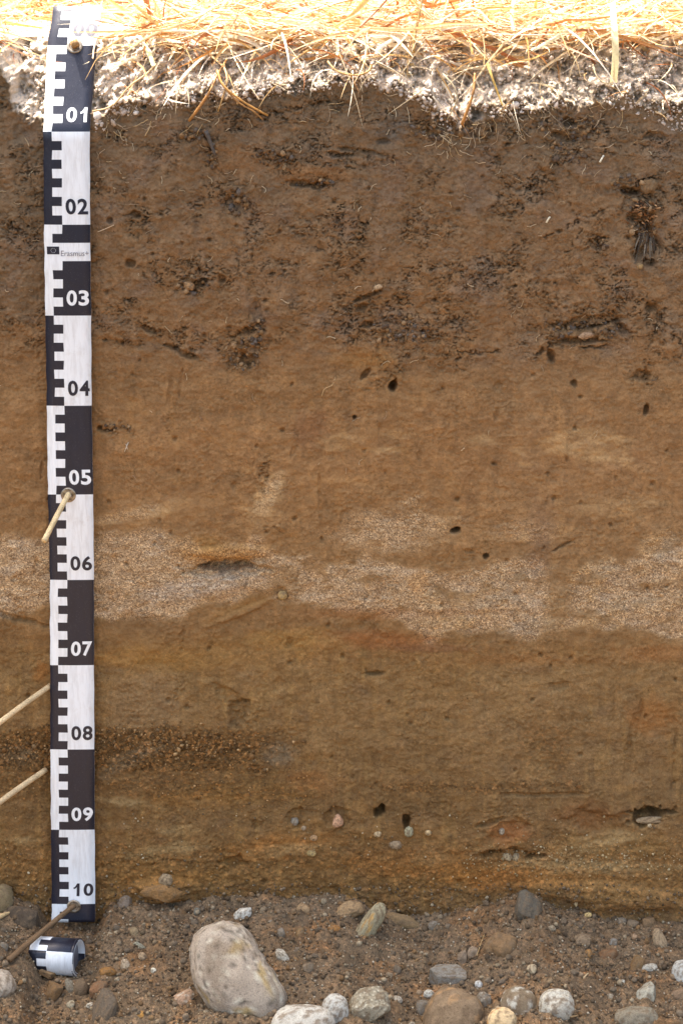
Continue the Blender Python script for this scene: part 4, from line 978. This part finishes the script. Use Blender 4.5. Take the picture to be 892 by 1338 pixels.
while cnt < 120 and tries < 6000:
    tries += 1
    px = rng.uniform(-10, 900); py = rng.uniform(1185, 1340)
    s = rng.uniform(6, 11) if rng.random() < .8 else rng.uniform(11, 18)
    if any(math.hypot(px - a, py - b) < r_ + s * .45 for a, b, r_, _ in STONES): continue
    if 36 < px < 112 and 1175 < py < 1285: continue
    if on_floor(px, py) is None: continue
    ci = int(rng.choice(len(pal), p=[.2, .14, .2, .05, .14, .04, .13, .08, .02])); ang = rng.choice([0, .6, .9])
    lab = None
    size_w = 'tiny' if s < 8 else 'small' if s < 12 else 'middling'
    shape = {0: 'rounded', .6: 'blocky', .9: 'sharp-edged'}[float(ang)]
    for i, ax_, ay_, t in sorted(named, key=lambda q: math.hypot(q[1] - px, q[2] - py)):
        dx, dy = px - ax_, py - ay_
        rel = ('just ' if math.hypot(dx, dy) < 60 else '') + (('above' if dy < 0 else 'below') if abs(dy) > 2 * abs(dx) else ('left of' if dx < 0 else 'right of') if abs(dx) > 2 * abs(dy) else ('above left of' if dx < 0 else 'above right of') if dy < 0 else ('below left of' if dx < 0 else 'below right of'))
        cand = '%s %s %s pebble %s the %s' % (size_w, cnames[ci], shape, rel, t)
        if cand not in used: lab = cand; break
        if math.hypot(dx, dy) > 160: break
    if lab is None: continue
    used.add(lab)
    stone(px, py, s, s * rng.uniform(.6, .95), rng.uniform(-60, 60), pal[ci], lab, sink=rng.uniform(.15, .45), name='pebble', cat='pebble', group='small pebbles in the rubble', angular=float(ang), rough=.12)
    cnt += 1

# ------------------------------------------------------------------ loose grit (nobody could count it)
def grit_cols(n, pal, jitter=.15):
    c = np.array([alb(*p) for p in pal])[rng.integers(len(pal), size=n)]
    return np.clip(c * (1 + jitter * rng.normal(size=(n, 1))), .015, .8)
n = 15000
pxs = rng.uniform(-0.44, 0.44, n); pys = 0.012 - rng.uniform(0, 1, n) ** 0.9 * 0.33
size = np.clip(rng.lognormal(-6.75, 0.5, n), .0006, .0042)
pos = np.stack([pxs, pys, floor_z(pxs, pys) + size * 0.35], -1)
gp = [(104, 88, 74), (92, 76, 62), (112, 94, 76), (124, 104, 86), (86, 70, 56), (118, 90, 64), (134, 118, 100), (104, 80, 58), (96, 82, 70), (80, 66, 54), (100, 82, 66), (92, 74, 58)]
n2 = 2600; x2 = rng.uniform(-0.44, 0.44, n2); y2 = 0.005 - rng.uniform(0, 1, n2) * 0.28; s2 = rng.uniform(.0006, .0016, n2)
n4 = 700; x4 = rng.uniform(-0.44, 0.44, n4); y4 = 0.005 - rng.uniform(0, 1, n4) * 0.28; s4 = rng.uniform(.0024, .0042, n4)
v, f, c = merge([chunks(pos, size, grit_cols(n, gp), 1), chunks(np.stack([x2, y2, floor_z(x2, y2) + s2 * .7], -1), s2, grit_cols(n2, [(158, 142, 124), (142, 118, 92), (172, 160, 146), (136, 122, 106)]), 1),
                 chunks(np.stack([x4, y4, floor_z(x4, y4) + s4 * .1], -1), s4, grit_cols(n4, gp), 2, .12, (.55, 1.1))])
o = obj('rubble_grit', mesh_np('rubble_grit', v, f, STONE, c, smooth=False), label='loose brown grit and sand scattered over the pit floor', cat='grit', kind='stuff')
# gravel grains bedded in the face
def face_grains(n, box, size, pal, mask_fn=None, sub=1, sink=.3):
    P = []; S = []
    while len(P) < n:
        px = rng.uniform(box[0], box[1]); py = rng.uniform(box[2], box[3])
        if mask_fn is not None and not mask_fn(px, py): continue
        s = float(np.clip(rng.lognormal(math.log(size), .4), size * .5, size * 2.4))
        P.append(on_face(px, py, s * sink)); S.append(s)
    return chunks(np.array(P), np.array(S), grit_cols(n, pal), sub)
gb = [(138, 98, 58), (116, 82, 50), (100, 74, 48), (92, 70, 48), (128, 92, 56), (156, 124, 90), (104, 82, 60)]
mk = lambda x, y: rng.random() < (1 if x < 270 else max(0, 1 - (x - 270) / 140)) * math.exp(-((y - 975 - 6 * math.sin(x / 40)) / 22) ** 2)
lows = [(128, 104, 76), (150, 128, 98), (104, 80, 54), (96, 80, 64), (140, 100, 58), (165, 150, 130)]
parts = [face_grains(1700, (-20, 420, 930, 1030), .00095, gb, mk), face_grains(160, (-20, 400, 945, 1020), .0018, gb, mk), face_grains(700, (-20, 470, 1000, 1060), .0008, gb), face_grains(240, (480, 760, 1015, 1042), .0008, gb[:4], lambda x, y: rng.random() < math.exp(-((y - 1029) / 7) ** 2)),
         face_grains(1100, (-20, 915, 1060, 1200), .0009, lows), face_grains(1500, (-20, 915, 1155, 1215), .0013, lows[2:4] + gp),
         face_grains(300, (600, 892, 1085, 1160), .0010, [(150, 130, 100), (160, 142, 116), (130, 106, 76)], lambda x, y: rng.random() < math.exp(-((y - 1122) / 14) ** 2))]
v, f, c = merge(parts)
obj('bedded_grit', mesh_np('bedded_grit', v, f, STONE, c, smooth=False), label='coarse orange and pale grains bedded in the gritty layers of the face', cat='grit', kind='stuff')
# crumbs of the topsoil clusters
cl = [(250, 175, 20, 9), (276, 200, 8, 20), (310, 262, 13, 18), (355, 205, 26, 10), (412, 240, 26, 6), (318, 462, 26, 22), (250, 372, 22, 12), (745, 168, 40, 16), (740, 200, 26, 18), (838, 272, 18, 13), (840, 300, 16, 20), (780, 318, 12, 9), (765, 432, 50, 14), (560, 170, 26, 14), (155, 560, 20, 7), (590, 165, 30, 12), (520, 430, 40, 20), (820, 240, 24, 12), (335, 430, 10, 24)]
P = []; S = []; CC = []
for (x, y, rx, ry) in cl:
    for _ in range(int(14 + rx * ry / 9)):
        a = rng.uniform(0, 6.28); q = math.sqrt(rng.random()); s = float(np.clip(rng.lognormal(-6.4, .45), .0007, .0042))
        P.append(on_face(x + rx * q * math.cos(a), y + ry * q * math.sin(a), s * .3)); S.append(s)
        CC.append(alb(*[(100, 78, 60), (84, 68, 58), (120, 92, 66), (140, 112, 86), (96, 84, 78)][rng.integers(5)]))
v, f, c = chunks(np.array(P), np.array(S), np.array(CC), 1, .35, (.5, 1.2))
obj('soil_crumbs', mesh_np('soil_crumbs', v, f, STONE, c), label='dark crumbs of topsoil in the cracked pockets of the face', cat='soil crumbs', kind='stuff')
# pale crumbs of the dry crust along the top
n = 12000; P = []; S = []
pu = rng.uniform(-40, 932, n); e = np.interp(pu, U[0], edge)
pv = e + 6 - rng.random(n) ** 0.8 * (e - 40); S = np.clip(rng.lognormal(-6.75, .5, n), .0006, .0036)
for a, b, s in zip(pu, pv, S): P.append(on_face(a, max(b, 64), s * .3) + (np.array((0, rng.uniform(0, .05), 0)) if b < 64 else 0))
keep = ~((pu > 60) & (pu < 124) & (pv < 175)); P = np.array(P)[keep]; S = S[keep]
cp_ = [(192, 176, 170), (178, 160, 152), (202, 188, 184), (162, 143, 132), (188, 168, 158)]
v1 = chunks(P[:10500], S[:10500], grit_cols(len(P[:10500]), cp_, .1), 1, .35, (.5, 1.2)); v2 = chunks(P[10500:], S[10500:] * 1.3, grit_cols(len(P[10500:]), cp_, .1), 2, .16, (.5, 1.2))
v, f, c = merge([v1, v2])
obj('crust_crumbs', mesh_np('crust_crumbs', v, f, STONE, c, smooth=False), label='pale dry crumbs of soil along the sunlit upper edge of the cut', cat='soil crumbs', kind='stuff')

# ------------------------------------------------------------------ rootlets and wood in the face
def face_curve(px, py, L, a, curl, n=7, out=.001):
    pts = []; x, y = px, py
    for i in range(n):
        pts.append(on_face(x, y, out)); x += L / n * math.cos(a); y -= L / n * math.sin(a); a += curl * rng.normal() * .5
    pts = np.array(pts); m = np.median(pts[:, 1]); pts[:, 1] = np.clip(pts[:, 1], m - .003, m + .001) - .0006
    return pts
parts = []
for k in range(230):
    px = rng.uniform(0, 892); py = 150 + abs(rng.normal()) * 190
    if py > 640 or 52 < px < 126: continue
    parts.append(tube(face_curve(px, py, rng.uniform(4, 17), rng.uniform(0, 6.28), .7), rng.uniform(.00022, .0005), alb(*[(190, 165, 135), (165, 140, 115), (205, 185, 160), (120, 98, 80)][rng.integers(4)]), 4, cap=False))
for k in range(150):                                # finer net just under the crust
    px = rng.choice([rng.uniform(560, 640), rng.uniform(0, 892), rng.uniform(130, 300), rng.uniform(640, 800)]); e = float(np.interp(px, U[0], edge))
    if 52 < px < 126: continue
    parts.append(tube(face_curve(px, e + rng.uniform(-6, 36), rng.uniform(8, 26), -1.57 + rng.normal() * .8, .6), rng.uniform(.0002, .0005), alb(*[(210, 190, 165), (180, 155, 130), (200, 170, 130)][rng.integers(3)]), 4, cap=False))
v, f, c = merge(parts)
obj('rootlets', mesh_np('rootlets', v, f, STRAW, c), label='fine pale rootlets threading the upper part of the soil face', cat='roots', kind='stuff')
def face_thing(name, label, cat, curves, material=WOOD):
    parts = [tube(bez([on_face(a, b, o_) for a, b, o_ in pts], n_), np.linspace(r0, r1, n_), alb(*col), 6) for pts, n_, r0, r1, col in curves]
    v, f, c = merge(parts); v, c0 = recentre(v)
    return obj(name, mesh_np(name, v, f, material, c), label=label, cat=cat, loc=c0)
face_thing('dead_root', 'short dark grey dead root sticking out of the topsoil right of mark 01', 'root', [([(269, 171, .004), (275, 186, .006), (281, 203, .003)], 8, .0026, .0018, (88, 80, 78))])
wood = []
for k in range(26):
    dx = rng.uniform(-13, 13); y0 = rng.uniform(298, 318); y1 = y0 + rng.uniform(14, 32); j = rng.normal() * 2
    wood.append(([(845 + dx * .7, y0, -.002), (844 + dx + j, (y0 + y1) / 2, .002), (843 + dx * 1.25 + j, y1, .001)], 6, .0007 + .0005 * rng.random(), .0004, [(120, 108, 98), (84, 72, 66), (150, 136, 124), (100, 84, 70)][k % 4]))
face_thing('decayed_wood', 'splintered greyish decayed wood lodged in the topsoil at the right', 'wood', wood)
bark = []
for k in range(44):
    x0 = rng.uniform(820, 858); y0 = rng.uniform(262, 292); t = rng.uniform(0, 6.28); L = rng.uniform(3, 9)
    bark.append(([(x0, y0, .001), (x0 + L * math.cos(t), y0 + L * math.sin(t) * .6, .005)], 3, .0010, .0006, [(150, 104, 70), (118, 82, 56), (176, 136, 104), (96, 70, 52)][k % 4]))
face_thing('bark_crumbs', 'orange-brown bark splinters just above the decayed wood', 'bark', bark)
face_thing('thin_root', 'forked pale root on the bare loam below the topsoil near the middle', 'root', [([(420, 518, .001), (424, 508, .001), (434, 503, .001), (438, 492, .001)], 9, .0005, .0003, (186, 156, 120))])
face_thing('thin_root', 'pale root crossing the topsoil right of mark 02', 'root', [([(128, 303, .001), (138, 299, .002), (149, 294, .001)], 8, .0005, .0004, (200, 175, 150))])
face_thing('thin_root', 'small white cross-shaped root fragment right of mark 05', 'root', [([(163, 590, .001), (168, 578, .001)], 4, .0004, .0004, (190, 180, 170)), ([(165, 580, .001), (167, 588, .001)], 4, .0004, .0003, (190, 180, 170))])
face_thing('straw_fragment', 'short white straw fragment at upper right of the topsoil', 'straw', [([(783, 212, .002), (788, 203, .003)], 4, .0011, .0010, (215, 205, 190))])
face_thing('straw_fragment', 'short white straw fragment left of the decayed wood, right of centre', 'straw', [([(713, 291, .002), (718, 283, .003)], 4, .0011, .0010, (210, 198, 180))])
def floor_twig(pts, r, col, label):
    P = [on_floor(a, b) + np.array((0, -.004, .004)) for a, b in pts]
    v, f, c = tube(bez(P, 6), r, alb(*col), 6); v, c0 = recentre(v)
    obj('dry_stalk', mesh_np('dry_stalk', v, f, STRAW, c), label=label, cat='stalk', loc=c0)
floor_twig([(622, 1251), (632, 1223)], .0006, (190, 160, 120), 'thin upright straw stalk beside the pair of brown chips on the rubble')
floor_twig([(761, 1280), (767, 1274)], .0010, (196, 172, 140), 'tiny straw bit on the rubble above right of the white pitted pebble')
floor_twig([(744, 1331), (754, 1329)], .0011, (176, 144, 108), 'short brown stalk bit right below the white pitted pebble')

# ------------------------------------------------------------------ dry grass on top
def straw_col(k=None):
    pal = [(238, 214, 164), (244, 228, 192), (224, 186, 124), (246, 238, 218), (200, 146, 84), (206, 190, 160), (242, 232, 208), (176, 112, 62), (226, 192, 136), (246, 236, 210)]  # straw tones, lightened and desaturated to carry washed-out sun highlights
    return np.clip(np.array(alb(*pal[rng.integers(len(pal)) if k is None else k])) * .80 * np.array((1.04, .965, 1.02)), .02, .85)
parts = []
def blade(p, az, el, L, w, droop, col, n=7, sway=.4):
    pts = [np.array(p, float)]; d = np.array((math.cos(az) * math.cos(el), math.sin(az) * math.cos(el), math.sin(el)))
    bendv = rng.normal(size=3) * sway / n
    for i in range(n - 1):
        pts.append(pts[-1] + d * L / (n - 1)); d = d + bendv + np.array((0, 0, -droop / n)); d /= np.linalg.norm(d)
        if pts[-1][2] < 0.002 and pts[-1][1] > 0.08: d[2] = abs(d[2]) * .3
    t = np.linspace(0, 1, n); ww = w * np.clip(1.15 - t ** 2.2 * 1.05, .06, 1)
    return ribbon(pts, ww, rng.normal(size=3), col)
for k in range(6500):                               # litter lying about
    y = 0.03 + rng.random() ** 1.6 * 1.15; x = rng.uniform(-.62, .62) * (1 + y * .4)
    if y < 0.07 and rng.random() < .5: continue
    z = 0.003 + rng.random() ** 1.5 * (0.012 + 0.03 * min(1, y / .4))
    if -0.40 < x < -0.22 and y < 0.21: continue
    parts.append(blade((x, y, z), rng.uniform(0, 6.28), rng.normal() * .22, rng.uniform(.03, .17), rng.uniform(.0010, .0042), rng.uniform(0, .5), straw_col(), 6, .5))
for k in range(620):                                # standing stubble tufts
    cx = rng.uniform(-.75, .75); cy = 0.09 + rng.random() ** 1.2 * 1.1
    if -0.41 < cx < -0.22 and cy < 0.24: continue
    kk = rng.integers(3, 9)
    for j in range(kk):
        parts.append(blade((cx + rng.normal() * .006, cy + rng.normal() * .006, -.004), rng.uniform(0, 6.28), rng.uniform(.7, 1.5), rng.uniform(.03, .13), rng.uniform(.0014, .0042), rng.uniform(.1, 1.2), straw_col(), 7, .5))
for k in range(1500):                               # fine stalks and fibres
    y = 0.0 + rng.random() ** 1.3 * .5; x = rng.uniform(-.5, .5)
    if -0.38 < x < -0.24 and y < 0.16: continue
    pts = [np.array((x, y + .03, rng.uniform(.0, .03)))]; d = rng.normal(size=3) * np.array((1, .8, .25)); d /= np.linalg.norm(d)
    for i in range(5): pts.append(pts[-1] + d * rng.uniform(.006, .02)); d = d + rng.normal(size=3) * .25; d /= np.linalg.norm(d)
    parts.append(tube(pts, rng.uniform(.0003, .0009), straw_col(), 4, cap=False))
GL = ([-50, 0, 55, 60, 132, 140, 200, 300, 420, 480, 540, 620, 690, 740, 800, 950], [60, 56, 40, 20, 20, 66, 72, 60, 66, 84, 92, 96, 84, 56, 48, 40])
for k in range(480):                                # litter spilling over the turn of the edge
    px = rng.uniform(-20, 912)
    if 20 < px < 165: continue
    lim = float(np.interp(px, *GL)) + 9 * math.sin(px / 13.) + 6 * math.sin(px / 5.3)
    py = 34 + (lim - 34) * rng.random() ** .8
    p = on_face(px, max(py, 58), .003 + rng.random() * .012); p = p + np.array((0, 0, max(0, 58 - py) * .0006))
    parts.append(blade(p, rng.choice([0, math.pi]) + rng.normal() * .7, rng.normal() * .35 - .1, rng.uniform(.02, .10), rng.uniform(.0010, .0046), rng.uniform(.1, 1.0), straw_col(), 6, .6))
for k in range(20):                                 # clumps with broad blades near the edge
    cx = rng.uniform(-.42, .42); cy = rng.uniform(.08, .2)
    if -0.42 < cx < -0.22: continue
    for j in range(rng.integers(4, 11)):
        parts.append(blade((cx + rng.normal() * .008, cy + rng.normal() * .006, -.006), rng.uniform(0, 6.28), rng.uniform(.2, 1.5), rng.uniform(.03, .11), rng.uniform(.0025, .0062), rng.uniform(.4, 2.0), straw_col(), 7, .6))
for k in range(200):                                # blades and fibres hanging over the edge
    px = rng.uniform(-10, 900); e = float(np.interp(px, U[0], edge))
    if 30 < px < 140: continue
    py = rng.uniform(62, e - 8) if e > 75 else 66; p = on_face(px, py, .004)
    az = rng.normal() * .9 - 1.57
    parts.append(blade(p, az, rng.uniform(-1.0, .5), rng.uniform(.015, .06), rng.uniform(.0005, .0024), rng.uniform(.4, 2.2), straw_col(), 7, .8))
v, f, c = merge(parts)
obj('dry_grass', mesh_np('dry_grass', v, f, STRAW, c), label='pale dry grass and straw litter covering the top of the cut', cat='dry grass', kind='stuff')

def stalk(label, pts, w0, w1, col, flat=True, name='dry_straw', cat='straw'):
    """pts: (pixel x, pixel y, Y distance)"""
    P = bez([on_plane(a, b, y) for a, b, y in pts], 12); t = np.linspace(0, 1, 12)
    cc = np.clip(np.array(alb(*col)) * .8, 0, .85)
    if flat: v, f, c = ribbon(P, w0 + (w1 - w0) * t, (0.8, 0.3, 0.5), cc, .3)
    else: v, f, c = tube(P, (w0 + (w1 - w0) * t) / 2, cc, 6)
    v, c0 = recentre(v); return obj(name, mesh_np(name, v, f, STRAW, c), label=label, cat=cat, loc=c0)
def root(label, pts, w0, w1, col, **k): return stalk(label, pts, w0, w1, col, False, 'dangling_root', 'root')
stalk('broad pale straw blade slanting down left above the right part of the face', [(850, -8, .06), (780, 26, .03), (735, 45, .01), (694, 66, .0)], .007, .004, (244, 232, 200))
stalk('broad pale straw blade hanging straight down over the edge at the upper right', [(800, 4, .03), (802, 40, -.01), (803, 75, -.02), (800, 108, -.02)], .006, .009, (240, 222, 180))
stalk('tall brownish straw stem standing near the top middle', [(553, -8, .05), (546, 25, .04), (541, 50, .03), (540, 68, .02)], .003, .004, (200, 160, 100), False)
stalk('golden straw blade leaning left from the top edge, left of the tall brownish stem', [(486, -8, .05), (462, 18, .04), (440, 38, .03), (424, 56, .02)], .006, .003, (232, 190, 120))
stalk('thin reddish straw stem crossing the golden blades at top middle', [(512, -8, .04), (492, 14, .04), (468, 38, .03)], .002, .0015, (170, 100, 70), False)
stalk('golden straw blade leaning right from the top edge just right of the tape', [(136, -6, .08), (160, 14, .07), (176, 26, .06), (189, 40, .04)], .004, .005, (236, 200, 120))
stalk('pale crumpled straw leaf hanging right of the tape top', [(186, 42, .05), (190, 58, .03), (196, 72, .01), (201, 86, .0)], .004, .005, (240, 220, 170))
stalk('greenish yellow leaf at the left frame edge beside the tape top', [(-8, 74, .0), (4, 64, .01), (14, 57, .02), (24, 50, .03)], .005, .002, (214, 200, 90))
stalk('long straw arc lying along the edge at upper right', [(650, 88, .0), (668, 82, .0), (690, 78, .0), (715, 68, .02)], .002, .003, (230, 190, 130))
stalk('golden blade pointing down right at the right of centre edge', [(636, 82, .0), (642, 100, -.01), (650, 122, -.012), (656, 138, -.01)], .003, .0015, (220, 180, 100))
stalk('straw blade fanned out at the far upper right corner', [(892, 18, .03), (860, 26, .02), (835, 30, .02)], .005, .002, (238, 205, 140))
stalk('straw blade in the near tuft at top right of centre', [(672, -6, .06), (668, 18, .04), (671, 40, .02)], .005, .004, (236, 205, 140))
root('forked golden root dangling over the topsoil right of the tape, longer branch', [(284, 92, .0), (292, 112, -.012), (318, 133, -.016), (350, 151, -.012)], .0030, .0022, (214, 160, 92))
root('second thinner branch beside the forked golden root', [(296, 118, -.013), (312, 134, -.015), (332, 146, -.012), (343, 156, -.008)], .0020, .0016, (200, 150, 96))
root('golden brown root dangling down left, left of the forked golden root', [(296, 78, .02), (284, 98, .0), (275, 118, -.012), (262, 138, -.012), (247, 158, -.008)], .0022, .0034, (196, 142, 84))
root('short curved golden root hanging right of the left dangling root', [(292, 84, .01), (297, 104, -.008), (292, 124, -.012), (285, 146, -.01)], .0028, .0014, (210, 170, 120))
root('long pale root bending from the straw down left to the tape at mark 01', [(204, 84, .01), (190, 98, -.0), (170, 112, -.006), (152, 134, -.008), (138, 142, -.008), (121, 145, -.006)], .0022, .0016, (222, 192, 150))
root('arched golden root looping along the edge above the middle', [(428, 80, .0), (440, 93, -.01), (462, 98, -.012), (480, 94, -.01), (486, 84, .0)], .0020, .0024, (220, 180, 120))
root('stout orange root pointing down left below the right of centre straw', [(620, 96, .0), (618, 120, -.012), (611, 142, -.014), (603, 163, -.01)], .0030, .0034, (206, 150, 90))
root('thin pale curling root left of the stout orange root', [(578, 96, .0), (592, 112, -.01), (597, 128, -.012), (590, 144, -.012), (584, 156, -.008)], .0018, .0010, (220, 200, 170))
root('slender root loop near the upper right dry crust', [(774, 84, .0), (778, 98, -.01), (788, 108, -.012), (800, 110, -.01)], .0012, .0012, (226, 206, 170))
print('verts', sum(len(m.vertices) for m in bpy.data.meshes), 'tris', sum(len(p.loops) - 2 * len(p.polygons) for p in bpy.data.meshes))
